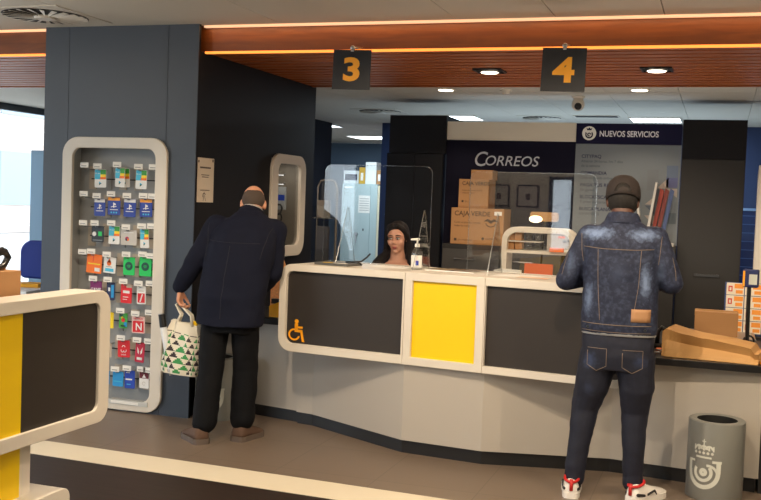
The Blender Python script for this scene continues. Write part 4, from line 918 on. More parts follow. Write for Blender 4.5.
b = B(Matrix.Translation((.01, 6.985, DZ + .0565)) @ Matrix.Rotation(.02, 4, 'Z')); b.box(-.135, .135, -.1, .1, 0, .155, CARDB); b.build('carton', t, bevel=.004)
b = B(Matrix.Translation((.01, 6.985, DZ + .0565)) @ Matrix.Rotation(.02, 4, 'Z')); b.box(-.137, .137, -.025, .025, .12, .157, mat('packing_tape', rgb(190, 150, 96), .25)); b.build('tape', t)
# kraft bag lying down
def kraft_bag():
    """cross sections of a flattened block-bottom bag: flat top, folded-in gusset along each side"""
    rg = []
    for i in range(27):
        x = -.27 + .54 * i / 26; u = i / 26
        h = .175 - .09 * u ** .8 + .006 * math.sin(11 * x); hw = .150 - .006 * math.sin(7 * x + 1)
        if u > .96: h = .062
        if i == 0: h *= .86; hw *= .95
        gd = .052 * min(1, u * 5) * (1 - .5 * u); gz = h * (.60 - .12 * u)
        bulge = .012 * math.sin(PI * u)
        ring = []
        for k in range(7): q = 1 - 2 * k / 6; ring.append((x, -hw * q, h + bulge * (1 - q * q) + .005 * noise.noise(V((x * 14, q * 2.5, 1)))))
        ring += [(x, hw - gd * .5, (h + gz) / 2), (x, hw - gd, gz), (x, hw - gd * .4, gz * .5), (x, hw, .002)]
        ring += [(x, hw * .5, 0), (x, 0, 0), (x, -hw * .5, 0), (x, -hw, .002), (x, -hw + gd * .4, gz * .5), (x, -hw + gd, gz), (x, -hw + gd * .5, (h + gz) / 2)]
        rg.append(ring)
    return rg
t = thing('kraft_bag', (-.02, 6.22, DZ), 'large kraft paper bag lying flat at the front of the parcel desk', 'bag')
M = Matrix.Translation((-.0, 6.24, DZ)) @ Matrix.Rotation(-.14, 4, 'Z')
b = B(M); b.rings(kraft_bag(), KRAFT); o = b.build('bag_body', t)
b = B(M); b.prism([(-.13, .01), (.13, .01), (.10, .075), (-.10, .075)], (-.2705, 0, 0), (0, -1, 0), Z3, -.004, KRAFT); b.build('folded_base', t)
b = B(M); b.tube([(.26, -.09, .02), (.31, -.07, .016), (.335, 0, .012), (.31, .07, .016), (.26, .09, .02)], .006, KRAFT, 6); b.build('handle', t, True)
# postcard rack
t = thing('voucher_rack', (.17, 7.42, DZ), 'upright rack of orange and white printed vouchers at the right edge', 'rack')
b = B(Matrix.Translation((.185, 7.40, DZ + .013)) @ Matrix.Rotation(-.12, 4, 'X')); b.box(-.125, .13, 0, .012, 0, .37, mat('rack_blue', rgb(40, 70, 130), .5)); b.box(-.125, .13, 0, .1, 0, .012, BLKP); b.build('stand', t)
VO = mat('voucher_white', rgb(232, 222, 204), .6); VP = mat('voucher_orange', rgb(238, 150, 44), .55); VR = mat('voucher_red', rgb(206, 66, 44), .55)
for r in range(4):
    for c in range(2):
        b = B(Matrix.Translation((.185, 7.40, DZ + .013)) @ Matrix.Rotation(-.12, 4, 'X')); x = -.115 + .122 * c; z = .282 - .088 * r
        b.box(x, x + .116, -.006, -.001, z, z + .084, VO); b.box(x + .052, x + .112, -.0065, -.006, z + .045, z + .078, VP); b.box(x + .062, x + .108, -.0065, -.006, z + .01, z + .034, VP); b.box(x + .012, x + .04, -.0065, -.006, z + .022, z + .062, VR); b.box(x + .02, x + .032, -.007, -.0065, z + .03, z + .052, VO)
        tag(b.build('voucher'), 'orange and white voucher in the %s row of the rack, %s column' % (('top', 'second', 'third', 'bottom')[r], ('left', 'right')[c]), 'voucher', 'vouchers in the rack')
# telephone handset, keys and orange tape near the man's hip
b = B(); b.tube([(-.335, 6.5, DZ + .02), (-.33, 6.5, DZ + .10), (-.31, 6.5, DZ + .13), (-.285, 6.5, DZ + .11)], [.016, .012, .014, .018], BLKP, 10); b.box(-.37, -.27, 6.44, 6.56, DZ, DZ + .03, BLKP); tag(b.build('card_terminal', None, True), 'black card terminal beside the denim jacket hem', 'card terminal')
b = B(); b.box(-.33, -.25, 6.30, 6.36, DZ, DZ + .02, ORANGE); tag(b.build('orange_pad', bevel=.004), 'small orange pad between the card terminal and the kraft bag', 'pad')
b = B(); b.tube([(-.31 + .03 * math.cos(q), 6.2 + .04 * math.sin(q), DZ + .006 + .002 * q) for q in [2 * PI * i / 12 for i in range(20)]], .005, STEEL, 6); tag(b.build('coiled_wire', None, True), 'coil of steel wire on the parcel desk next to the jeans', 'wire')
b = B(); b.box(-.24, -.12, 6.70, 6.78, DZ, DZ + .07, mat('dark_grey_box', rgb(58, 58, 56), .5)); tag(b.build('label_printer', bevel=.006), 'dark grey label printer behind the kraft bag', 'printer')
b = B(); b.tube([(.285 + .02 * math.cos(q), 6.12 + .03 * math.sin(q), DZ + .008) for q in [2 * PI * i / 16 for i in range(16)]], .008, AMBER, 8, True); tag(b.build('rubber_band', None, True), 'yellow ring at the right end of the parcel desk', 'ring')
# yellow sign and patterned leaflet by the stooping man's elbow
b = B(); b.prism([(-2.995, .756), (-2.905, .756), (-2.905, .872), (-2.995, .835)], (0, 6.60, 0), X3, Z3, .15, mat('yellow_tray', rgb(240, 170, 10), .5)); b.box(-2.99, -2.93, 6.47, 6.50, .85, .885, BLKP); tag(b.build('leaflet_tray'), 'yellow leaflet tray on the low desk beside the stooping man', 'tray')
b = B(); b.prism([(-3.20, .757), (-3.06, .757), (-3.085, 1.09), (-3.15, 1.27), (-3.20, 1.28)], (0, 6.92, 0), X3, Z3, .012, mat('patterned_paper', rgb(226, 160, 108), .7, var=(60, .5))); tag(b.build('patterned_leaflet'), 'orange patterned leaflet standing behind the stooping man', 'leaflet')

# ================================================================ BINS WITH THE POST HORN
BIN = mat('bin_grey_metal', rgb(138, 140, 136), .38, metal=.25); MARK = mat('bin_mark', rgb(196, 198, 188), .5)
def bin_(x, y, a, label):
    t = thing('waste_bin', (x, y, 0), label, 'bin', 'grey bins with the post horn mark')
    r, h = .155, .44; n = 48
    b = B(); ring = lambda q, z: [(x + q * math.cos(2 * PI * i / n), y + q * math.sin(2 * PI * i / n), z) for i in range(n)]
    b.rings([ring(r - .003, 0), ring(r, .005), ring(r, h), ring(r - .008, h + .006), ring(r - .045, h + .002)], BIN, cap=False)
    b.add(ring(r - .003, .0), [tuple(range(n))], BIN); b.build('drum', t, 'auto')
    b = B(); b.rings([ring(r - .045, h + .0021), ring(r - .05, h - .12), ring(r - .06, h - .3)], mat('bin_inside', rgb(18, 18, 18), .7), cap=False); b.add(ring(r - .06, h - .3), [tuple(range(n))], MATS['bin_inside']); b.build('inner_liner', t, 'auto')
    b = B(); S = [.0]
    def W(poly):
        m = len(poly) // 2
        f = lambda p: (x + (r + .0008) * math.sin(a + p[0] / r), y - (r + .0008) * math.cos(a + p[0] / r), p[1])
        b.add([f(p) for p in poly], [(i, i + 1, 2 * m - 2 - i, 2 * m - 1 - i) for i in range(m - 1)], MARK)
    cz = .165
    def bar(x0, x1, z0, z1, n=10): W([(x0 + (x1 - x0) * i / n, z1) for i in range(n + 1)] + [(x1 - (x1 - x0) * i / n, z0) for i in range(n + 1)])
    W(arc(0, cz, .083, 176, 364, .024, 40)); W(arc(0, cz, .046, 150, 400, .018, 40)); W(arc(.002, cz, .013, 0, 360, .020, 24))
    W(arc(.028, cz - .012, .052, 20, 100, .014, 16)); bar(-.096, -.052, cz + .052, cz + .064); bar(-.096, -.074, cz, cz + .064); bar(.050, .100, cz + .056, cz + .070); bar(.072, .096, cz, cz + .06)
    bar(-.045, .045, cz + .078, cz + .089)
    for k in range(5): W(arc(-.048 + .024 * k, cz + .108, .004, 0, 360, .008, 12))
    for k in (-1, 0, 1): W(arc(k * .030, cz + .128, .019, 0, 180, .011, 16)); bar(k * .030 - .005, k * .030 + .005, cz + .122, cz + .150, 3)
    bar(-.058, -.050, cz + .12, cz + .15, 3); bar(.050, .058, cz + .12, cz + .15, 3)
    bar(-.003, .003, cz + .148, cz + .186, 2); bar(-.011, .011, cz + .170, cz + .176, 3)
    b.build('post_horn_mark', t)
bin_(.045, 5.955, -.42, 'round grey waste bin with a pale crowned horn mark under the parcel desk')
bin_(-3.385, 6.44, .2, 'round grey waste bin half hidden behind the stooping man legs')

# ================================================================ FRONT WALL (behind the photographer, seen only in reflections)
for x0, lb in ((-5.86, 'left'), (-5.35, 'right')):
    t = thing('framed_picture', (x0 + .19, YF + .02, 1.6), 'framed picture on the front wall, the %s one of a pair mirrored in the screen' % lb, 'picture', 'framed pictures on the front wall')
    b = B(); b.ringframe(rr(x0, x0 + .38, 1.6, 1.96, .004, 1), rr(x0 + .025, x0 + .355, 1.625, 1.935, .003, 1), (0, YF + .001, 0), X3, Z3, -.025, mat('dark_frame_wood', rgb(58, 44, 36), .5)); b.build('frame', t)
    B().box(x0 + .02, x0 + .36, YF + .001, YF + .01, 1.62, 1.94, mat('picture_mount', rgb(214, 206, 196), .6)).build('mount', t)
    B().box(x0 + .15, x0 + .23, YF + .01, YF + .012, 1.72, 1.82, mat('picture_motif', rgb(104, 84, 78), .6)).build('print', t)
# ================================================================ PEOPLE
from mathutils.bvhtree import BVHTree
def skin_mat(name, c): return mat(name, c, .5, bump=(140, .06, .001), var=(14, .05))
def limb(b, pts, rad, m, n=16):
    for i in range(len(pts) - 1): b.caps(pts[i], rad[i], pts[i + 1], rad[i + 1], m, n)
def head(b, c, R, m, s=1.0, neck=None):
    """skull, jaw, nose, ears as closed shells around c"""
    h = lambda x, y, z: V(c) + R @ (V((x, y, z)) * s)
    b.ell(h(0, -.012, .022), (.073 * s, .094 * s, .096 * s), m, R, 24, 16)
    b.ell(h(0, .022, -.04), (.058 * s, .066 * s, .066 * s), m, R)
    b.ell(h(0, .030, -.072), (.044 * s, .050 * s, .040 * s), m, R)
    b.ell(h(0, .066, -.098), (.022 * s, .018 * s, .018 * s), m, R)
    for q in (-1, 1):
        b.ell(h(q * .034, .052, -.028), (.028 * s, .032 * s, .030 * s), m, R)
        b.ell(h(q * .030, .070, .028), (.030 * s, .018 * s, .012 * s), m, R)
        b.ell(h(q * .076, -.006, -.008), (.010 * s, .022 * s, .034 * s), m, R)
        b.ell(h(q * .010, .096, -.032), (.009 * s, .010 * s, .008 * s), m, R)
    b.caps(h(0, .078, .020), .009 * s, h(0, .104, -.026), .012 * s, m, 12)
    b.ell(h(0, .082, -.062), (.024 * s, .012 * s, .012 * s), m, R)
    if neck is not None: b.caps(h(0, -.022, -.05), .054 * s, neck, .062 * s, m)
def hand(b, w, f, pn, side, curl, m, s=1.0, spread=.02):
    """palm with four unequal fingers and a thumb; f finger direction, pn palm normal, curl in radians per joint"""
    f = V(f).normalized(); pn = V(pn); pn = (pn - f * pn.dot(f)).normalized(); lat = f.cross(pn).normalized() * side
    kn = []
    for i, (o, L) in enumerate(((.030, .076), (.010, .080), (-.010, .077), (-.029, .070))):
        k = V(w) + lat * (o * s) + f * (L * s); kn.append(k)
        b.caps(V(w) + lat * (o * .6 * s) + f * (.012 * s), .015 * s, k, .0115 * s, m, 10)
    for i, (k, seg) in enumerate(zip(kn, ((.040, .024, .020), (.044, .028, .021), (.041, .026, .021), (.032, .020, .018)))):
        p = k; a = 0
        for j, L in enumerate(seg):
            a += curl * (.8, 1.1, .8)[j]
            d = f * math.cos(a) + pn * math.sin(a) + lat * ((.03, .01, -.01, -.03)[i])
            q = p + d.normalized() * (L * s); b.caps(p, (.0098, .0088, .0080)[j] * s, q, (.0090, .0082, .0070)[j] * s, m, 10); p = q
    t0 = V(w) + lat * (.024 * s) + f * (.022 * s); t1 = t0 + (lat * .75 + f * .75 + pn * .35).normalized() * (.040 * s); t2 = t1 + (lat * .25 + f * .8 + pn * .5).normalized() * (.030 * s); t3 = t2 + (f * .8 + pn * .7 - lat * .1).normalized() * (.024 * s)
    b.caps(t0, .016 * s, t1, .0125 * s, m, 10); b.caps(t1, .0115 * s, t2, .0105 * s, m, 10); b.caps(t2, .0105 * s, t3, .0085 * s, m, 10)
def wrinkle(amp, fz=16.0, sc=9.0):
    def f(p, n):
        return amp * (noise.noise(V((p.x * sc, p.y * sc, p.z * fz))) * .7 + .5 * noise.noise(V((p.x * sc * 2.3, p.y * sc * 2.3, p.z * fz * 1.7))))
    return f
def shoe(PM, x, y, ang, L, colors, parent, name='shoe', extras=None, sc=1.0):
    """laced shoe: upper, sole, accents. Foot at heel (x,y) pointing ang from +y"""
    M = PM @ Matrix.Translation((x, y, 0)) @ Matrix.Rotation(-ang, 4, 'Z'); k = L / .29
    secs = [(-.002, .024, .062), (.010, .036, .092), (.035, .041, .102), (.07, .042, .100), (.11, .043, .090), (.15, .047, .076), (.20, .051, .062), (.245, .046, .052), (.275, .032, .044), (.288, .014, .036)]
    b = B(M); n = 14
    b.rings([[(hw * sc * math.cos(PI * i / (n - 1)) * (1 if abs(math.cos(PI * i / (n - 1))) < .9 else 1), yy * k, .028 + (tz - .028) * sc * max(0, math.sin(PI * i / (n - 1))) ** .75) for i in range(n)] for yy, hw, tz in secs], colors[0])
    up = b.build(name, parent, True)
    b = B(M); out = [(-.0, .0)]
    prof = [(-.012, .02), (-.004, .034), (.02, .044), (.07, .046), (.12, .046), (.17, .052), (.21, .055), (.25, .05), (.28, .036), (.296, .016)]
    poly = [(w * sc, yy * k) for yy, w in prof] + [(-w * sc, yy * k) for yy, w in reversed(prof)]
    b.prism(poly, (0, 0, .0), (1, 0, 0), (0, 1, 0), .034, colors[1]); b.build('sole', up)
    if len(colors) > 2:
        b = B(M); pts = [(.036 * sc * math.cos(a), (.045 + .050 * math.sin(a)) * k, .104 + .012 * math.sin(a)) for a in [2 * PI * i / 20 for i in range(20)]]
        b.tube(pts, .008, colors[2], 8, True); b.tube([(0, -.006, .045), (0, -.008, .075), (0, -.002, .108)], .010, colors[2], 8); b.build('heel_collar', up, True)
        b = B(M)
        for q in (-1, 1): b.caps((q * .034 * sc, .015 * k, .050), .010, (q * .040 * sc, .065 * k, .042), .008, colors[3], 10)
        b.build('heel_clip', up, True)
        b = B(M)
        for q in (-1, 1): b.tube([(q * .045 * sc, .09 * k, .045), (q * .047 * sc, .15 * k, .060), (q * .044 * sc, .17 * k, .035)], .006, colors[3], 6)
        b.build('side_stripe', up, True)
    b = B(M)
    for i in range(4): b.tube([(-.026 * sc, (.10 + .022 * i) * k, .082 - .007 * i), (0, (.105 + .022 * i) * k, .096 - .009 * i), (.026 * sc, (.10 + .022 * i) * k, .082 - .007 * i)], .003, colors[-1] if len(colors) > 2 else colors[1], 6)
    b.build('laces', up, True)
    return up
def surf(ob, root, PM):
    me = ob.data; inv = PM.inverted()
    vs = [inv @ (v.co + root.location) for v in me.vertices]
    return BVHTree.FromPolygons(vs, [tuple(p.vertices) for p in me.polygons])
def drape(bv, pts, lift=.001, y0=-1.0, d=(0, 1, 0)):
    """lay a (x,z) polyline onto the back of a garment"""
    out = []
    for (x0, z0), (x1, z1) in zip(pts[:-1], pts[1:]):
        n = max(2, int(V((x1 - x0, z1 - z0)).length / .015))
        for i in range(n):
            x = x0 + (x1 - x0) * i / n; z = z0 + (z1 - z0) * i / n
            h = bv.ray_cast(V((x, y0, z)), V(d), 3)
            if h[0] is not None: out.append(h[0] - V(d) * lift)
    return out
def denim(name, base, light, spots, wear=.35):
    """indigo twill with worn pale patches of their own shape: spots (x,y,z,rx,ry,rz,strength)"""
    m = mat(name, base, .75, bump=(220, .12, .001)); n, l, p = nodes(m)
    tc = n.new('ShaderNodeTexCoord'); nz = n.new('ShaderNodeTexNoise'); nz.inputs['Scale'].default_value = 45; nz.inputs['Detail'].default_value = 6
    l.new(tc.outputs['Object'], nz.inputs['Vector'])
    acc = n.new('ShaderNodeMapRange'); acc.inputs['From Min'].default_value = .45; acc.inputs['From Max'].default_value = .8; acc.inputs['To Max'].default_value = wear; l.new(nz.outputs['Fac'], acc.inputs['Value']); cur = acc.outputs['Result']
    for x, y, z, rx, ry, rz, st in spots:
        mp = n.new('ShaderNodeMapping'); mp.vector_type = 'TEXTURE'; mp.inputs['Location'].default_value = (x, y, z); mp.inputs['Scale'].default_value = (rx, ry, rz)
        ln = n.new('ShaderNodeVectorMath'); ln.operation = 'LENGTH'
        ad = n.new('ShaderNodeMath'); ad.operation = 'MULTIPLY_ADD'; ad.inputs[1].default_value = 1.3; l.new(nz.outputs['Fac'], ad.inputs[0])
        mr = n.new('ShaderNodeMapRange'); mr.inputs['From Min'].default_value = 1.65; mr.inputs['From Max'].default_value = .75; mr.inputs['To Min'].default_value = 0; mr.inputs['To Max'].default_value = st
        mx = n.new('ShaderNodeMath'); mx.operation = 'MAXIMUM'
        l.new(tc.outputs['Object'], mp.inputs[0]); l.new(mp.outputs[0], ln.inputs[0]); l.new(ln.outputs['Value'], ad.inputs[2]); l.new(ad.outputs[0], mr.inputs['Value']); l.new(mr.outputs['Result'], mx.inputs[0]); l.new(cur, mx.inputs[1]); cur = mx.outputs[0]
    mix = n.new('ShaderNodeMix'); mix.data_type = 'RGBA'; mix.inputs[6].default_value = base; mix.inputs[7].default_value = light
    l.new(cur, mix.inputs[0]); l.new(mix.outputs[2], p.inputs['Base Color'])
    return m

# ---------------------------------------------------------------- man in denim
SK1 = skin_mat('dark_brown_skin', rgb(84, 52, 38))
PM = Matrix.Translation((-.535, 5.64, 0)) @ Matrix.Rotation(math.radians(0), 4, 'Z')
t1 = thing('person', (-.535, 5.64, 0), 'person seen from behind in dark cap, faded denim jacket and jeans at the counter', 'person')
HC = V((.018, .085, 1.655)); HR = Euler((math.radians(-20), 0, math.radians(4))).to_matrix()
shL, shR = V((-.15, .03, 1.455)), V((.212, .03, 1.455)); elL, elR = V((-.262, .02, 1.205)), V((.305, .03, 1.215)); wrL, wrR = V((-.10, .275, 1.226)), V((.17, .275, 1.226))
hipL, hipR, knL, knR, anL, anR = V((-.065, .0, .88)), V((.135, .0, .88)), V((-.128, .03, .50)), V((.142, .04, .50)), V((-.165, -.02, .09)), V((.150, .03, .09))
b = B(); b.W = PM
head(b, HC, HR, SK1, 1.06, V((.03, .03, 1.50)))
b.loft([((.035, .0, .86), .15, .10), ((.035, .0, .95), .16, .10), ((.033, .01, 1.10), .14, .095), ((.03, .02, 1.30), .165, .105), ((.03, .03, 1.43), .15, .085), ((.03, .03, 1.50), .07, .06)], SK1)
for sh, el, wr, sd in ((shL, elL, wrL, 1), (shR, elR, wrR, -1)):
    limb(b, [sh, el, wr], [.048, .038, .028], SK1); hand(b, wr, (.25 * sd, .95, -.12), (0, 0, -1), -sd, .32, SK1)
for hp, kn, an, tx in ((hipL, knL, anL, -.02), (hipR, knR, anR, .05)):
    limb(b, [hp, kn, an], [.085, .055, .038], SK1); b.caps(an + V((0, -.02, -.045)), .028, an + V((tx, .15, -.06)), .022, SK1)
fuse(b, 'body', .006, SK1, t1, 4)
J = V((0, 0, 0))
DEN = denim('denim_jacket_cloth', rgb(13, 22, 48), rgb(118, 138, 174), [(-.10, -.05, 1.475, .115, .14, .045, .95), (.15, -.05, 1.475, .095, .14, .04, .85), (.175, -.1, 1.22, .035, .12, .11, .75), (-.125, -.1, 1.12, .035, .12, .11, .55), (-.235, -.02, 1.30, .035, .08, .09, .35), (.25, -.02, 1.28, .03, .08, .09, .25), (.03, -.1, 1.27, .06, .1, .08, .1)], .16)
b = B(); b.W = PM; G = DEN
b.loft([((.038, .0, .93), .206, .128), ((.038, .0, .965), .210, .132), ((.037, .0, 1.05), .205, .130), ((.035, .005, 1.18), .205, .128), ((.032, .01, 1.32), .205, .128), ((.03, .015, 1.42), .205, .118), ((.03, .02, 1.46), .195, .105), ((.03, .025, 1.515), .135, .088), ((.028, .035, 1.56), .082, .074)], G, 36, 2.4)
for sh, el, wr, sd in ((shL, elL, wrL, -1), (shR, elR, wrR, 1)):
    limb(b, [V((.03 + sd * .12, .02, 1.46)), sh, (sh + el) / 2 + V((0, -.012, 0)), el + V((0, -.01, 0)), (el + wr) / 2, wr], [.062, .068, .066, .062, .056, .047], G)
jk = fuse(b, 'denim_jacket', .007, DEN, t1, 3, .5, wrinkle(.005, 14, 6))
bv = surf(jk, t1, PM)
STC = mat('tan_stitching', rgb(112, 98, 84), .7)
def seam(pts, nm, r=.0016, m=None, par=jk, lift=.0006):
    P = drape(bv, pts, lift)
    if len(P) > 2:
        s = B(PM); s.tube(P, r, m or STC, 5); s.build(nm, par, True)
seam([(-.165, 1.40), (-.05, 1.392), (.11, 1.392), (.225, 1.40)], 'yoke_seam', .0022)
seam([(-.085, 1.39), (-.075, 1.2), (-.055, .99)], 'back_seam'); seam([(.145, 1.39), (.14, 1.2), (.115, .99)], 'back_seam')
seam([(-.155, .985), (.03, .982), (.23, .985)], 'waistband_seam', .0022); seam([(-.155, .945), (.03, .942), (.23, .945)], 'waistband_seam')
seam([(-.255, 1.36), (-.275, 1.28), (-.285, 1.22)], 'sleeve_seam'); seam([(.305, 1.36), (.325, 1.28), (.33, 1.22)], 'sleeve_seam')
seam([(-.185, 1.47), (-.178, 1.38), (-.165, 1.30)], 'armhole_seam'); seam([(.245, 1.47), (.24, 1.38), (.232, 1.30)], 'armhole_seam')
# collar
b = B(); b.W = PM; b.loft([((.028, .03, 1.525), .108, .088, -.12), ((.028, .032, 1.55), .098, .084, -.15), ((.028, .04, 1.588), .082, .078, -.18), ((.026, .042, 1.58), .070, .068, -.18), ((.026, .04, 1.54), .066, .064, -.15)], DEN, 32); fuse(b, 'collar', .006, DEN, jk, 3)
# leather patch
P = []
for z in (1.005, 1.03, 1.055, 1.075):
    P.append([drape(bv, [(x, z), (x + .001, z)], .003)[0] for x in (.11, .135, .16, .185, .21)])
b = B(PM); LEA = mat('tan_leather', rgb(166, 124, 86), .6)
b.add([p for r in P for p in r], [(r * 5 + c, r * 5 + c + 1, r * 5 + c + 6, r * 5 + c + 5) for r in range(3) for c in range(4)], LEA)
lp = b.build('leather_patch', jk, True); sd = lp.modifiers.new('s', 'SOLIDIFY'); sd.thickness = .002
for x in (-.12, .185):
    p = drape(bv, [(x, .963), (x + .001, .963)], .002)
    if p: b = B(PM); b.cyl(p[0], p[0] + V((0, -.004, 0)), .008, .007, DKSTEEL, 12); b.build('button', jk)
b = B(PM); b.loft([((.038, .0, .922), .201, .127), ((.038, .0, .96), .200, .126)], mat('white_tee', rgb(168, 170, 174), .8), 36, 2.4); b.build('tee_shirt', t1, True)
JEA = denim('dark_jeans_cloth', rgb(9, 14, 34), rgb(62, 80, 118), [(-.10, -.1, .78, .05, .1, .06, .45), (.17, -.1, .79, .045, .1, .05, .4), (-.10, -.08, .62, .04, .08, .05, .2)], .05)
b = B(); b.W = PM
b.loft([((.036, -.005, .73), .19, .115), ((.036, -.005, .80), .197, .125), ((.037, -.005, .88), .194, .124), ((.038, .0, .95), .190, .118)], JEA, 36, 2.5)
limb(b, [V((-.062, -.005, .80)), V((-.09, .005, .64)), knL, V((-.148, .0, .30)), V((-.163, -.015, .13)), V((-.166, -.018, .095))], [.108, .098, .078, .062, .056, .056], JEA)
limb(b, [V((.134, -.005, .80)), V((.145, .005, .64)), knR, V((.146, .02, .30)), V((.150, .03, .13)), V((.151, .03, .095))], [.108, .098, .078, .062, .056, .056], JEA)
je = fuse(b, 'jeans', .007, JEA, t1, 3, .5, wrinkle(.006, 14, 6))
bvj = surf(je, t1, PM)
for x0, x1 in ((-.115, -.01), (.075, .18)):
    P = drape(bvj, [(x0, .85), (x1, .85), (x1, .755), ((x0 + x1) / 2, .725), (x0, .755), (x0, .85)], .0008)
    if len(P) > 3: s = B(PM); s.tube(P, .0018, STC, 5); s.build('back_pocket', je, True)
SHW = mat('sneaker_white', rgb(226, 222, 216), .5); SHR = mat('sneaker_red', rgb(190, 34, 34), .5); SHK = mat('sneaker_black', rgb(30, 28, 30), .5)
shoe(PM, -.168, -.10, -.12, .29, (SHW, SHW, SHR, SHK, PAPER), t1, 'sneaker', sc=1.05)
shoe(PM, .150, -.045, .55, .29, (SHW, SHW, SHR, SHK, PAPER), t1, 'sneaker', sc=1.05)
# hair and cap
hp = lambda x, y, z: HC + HR @ (V((x, y, z)) * 1.12)
b = B(); b.W = PM; HB = mat('short_black_hair', rgb(24, 20, 18), .85, bump=(200, .4, .003)); b.ell(hp(0, -.018, .004), (.084, .100, .092), HB, HR); fuse(b, 'hair', .006, HB, t1, 2)
CAPM = mat('cap_brown_black', rgb(38, 30, 28), .8, bump=(150, .15, .002))
b = B(PM); rg = []; n = 32
prof = [(.0835, .105, -.002), (.086, .108, .02), (.084, .105, .055), (.074, .092, .088), (.055, .068, .110), (.028, .035, .123), (.006, .007, .126)]
for rx, ry, z in prof: rg.append([hp(rx * math.cos(2 * PI * i / n), -.012 + ry * math.sin(2 * PI * i / n), z) for i in range(n)])
b.rings(rg, CAPM, cap=False); b.add(rg[-1], [tuple(range(n))], CAPM)
cp = b.build('cap', t1, True); sd = cp.modifiers.new('s', 'SOLIDIFY'); sd.thickness = .003
b = B(PM); q = [hp(.072 * math.cos(a), .075 + .085 * math.sin(a), .004 - .02 * math.sin(a)) for a in [PI * i / 16 for i in range(17)]]
q2 = [hp(.070 * math.cos(a), .060 + .03 * math.sin(a), .012) for a in [PI * i / 16 for i in range(17)]]
b.rings([q, q2], CAPM, cap=False); br = b.build('brim', cp, True); sd = br.modifiers.new('s', 'SOLIDIFY'); sd.thickness = .004
# adjuster opening at the back of the cap
b = B(PM); w = []
for r0, zc in ((.036, .012), (.0, .012)):
    w.append([hp(r0 * math.cos(PI * i / 12) * 1.0, -.012 - .1085 * math.sqrt(max(0, 1 - (r0 * math.cos(PI * i / 12) / .086) ** 2)) - .003, zc + r0 * 1.0 * math.sin(PI * i / 12)) for i in range(13)])
b.add(w[0], [tuple(range(13))], HB); b.build('back_opening', cp)
b = B(PM); b.tube([hp(.040 * math.cos(PI * i / 12), -.012 - .1085 * math.sqrt(1 - (.040 * math.cos(PI * i / 12) / .086) ** 2) - .003, .012 + .040 * math.sin(PI * i / 12)) for i in range(13)], .003, CAPM, 6); b.build('opening_trim', cp, True)

# ---------------------------------------------------------------- stooping man in navy
SK2 = skin_mat('fair_ruddy_skin', rgb(204, 148, 118))
PM = Matrix.Translation((-3.0, 5.83, 0))
t2 = thing('person', (-3.0, 5.83, 0), 'balding person seen from behind in navy jacket and dark trousers, stooping at the left', 'person')
HC = V((.012, .30, 1.552)); HR = Euler((math.radians(-34), 0, math.radians(24))).to_matrix()
shL, shR = V((-.170, .13, 1.405)), V((.205, .25, 1.385)); elL, elR = V((-.275, .03, 1.15)), V((.20, .24, 1.10)); wrL, wrR = V((-.365, .02, .965)), V((-.09, .45, .86))
hipL, hipR, knL, knR, anL, anR = V((-.085, .0, .86)), V((.115, .04, .86)), V((-.095, -.03, .48)), V((.095, .09, .48)), V((-.095, -.10, .09)), V((.085, .09, .09))
b = B(); b.W = PM
head(b, HC, HR, SK2, 1.04, V((.032, .21, 1.42)))
b.loft([((.01, .0, .84), .15, .10), ((.012, .02, .95), .155, .10), ((.02, .06, 1.10), .14, .095), ((.03, .13, 1.28), .16, .105, -.35), ((.04, .18, 1.38), .14, .085, -.4), ((.045, .21, 1.44), .07, .06, -.45)], SK2)
limb(b, [shL, elL, wrL], [.046, .036, .026], SK2); hand(b, wrL, (-.08, .02, -1), (1, .12, 0), -1, .85, SK2)
limb(b, [shR, elR, wrR], [.046, .036, .026], SK2); hand(b, wrR, (-.1, .96, -.28), (0, 0, -1), 1, .3, SK2)
for hp_, kn, an, tx in ((hipL, knL, anL, -.06), (hipR, knR, anR, .01)):
    limb(b, [hp_, kn, an], [.085, .055, .038], SK2); b.caps(an + V((0, -.0, -.045)), .026, an + V((tx, .06, -.055)), .02, SK2)
fuse(b, 'body', .006, SK2, t2, 3)
NJ = mat('navy_jacket_cloth', rgb(12, 16, 33), .85, spec=.2, bump=(90, .12, .002), var=(5, .1))
b = B(); b.W = PM
b.loft([((.012, .0, .765), .225, .155), ((.012, .01, .80), .228, .158), ((.012, .02, .95), .222, .152, 0, .2), ((.018, .06, 1.10), .222, .150, -.15, .25), ((.024, .11, 1.24), .226, .152, -.3, .27), ((.030, .155, 1.34), .216, .140, -.4, .27), ((.034, .185, 1.42), .175, .115, -.42, .27), ((.034, .22, 1.478), .100, .088, -.5, .27)], NJ, 36, 2.3)
for sh, el, wr, sd in ((shL, elL, wrL + V((.0, 0, .03)), -1), (shR, elR, wrR, 1)):
    limb(b, [V((.030 + sd * .11, .17 + sd * .03, 1.39)), sh, (sh + el) / 2, el, (el + wr) / 2, wr], [.07, .074, .072, .068, .062, .054], NJ)
jk = fuse(b, 'jacket', .009, NJ, t2, 5, .5, wrinkle(.010, 9, 7))
b = B(); b.W = PM; b.loft([((.034, .20, 1.44), .106, .094, -.5), ((.034, .222, 1.484), .092, .087, -.5), ((.032, .243, 1.512), .082, .080, -.5), ((.032, .243, 1.507), .070, .069, -.5), ((.032, .225, 1.46), .062, .062, -.5)], NJ, 32); fuse(b, 'collar', .006, NJ, jk, 3)
b = B(); b.W = PM; CL = mat('grey_scarf', rgb(146, 142, 140), .8); b.loft([((.032, .240, 1.490), .072, .071, -.5), ((.032, .256, 1.524), .070, .069, -.5)], CL, 32); fuse(b, 'shirt_collar', .005, CL, t2, 2)
bv = surf(jk, t2, PM)
NS = mat('jacket_seam', rgb(13, 15, 26), .7)
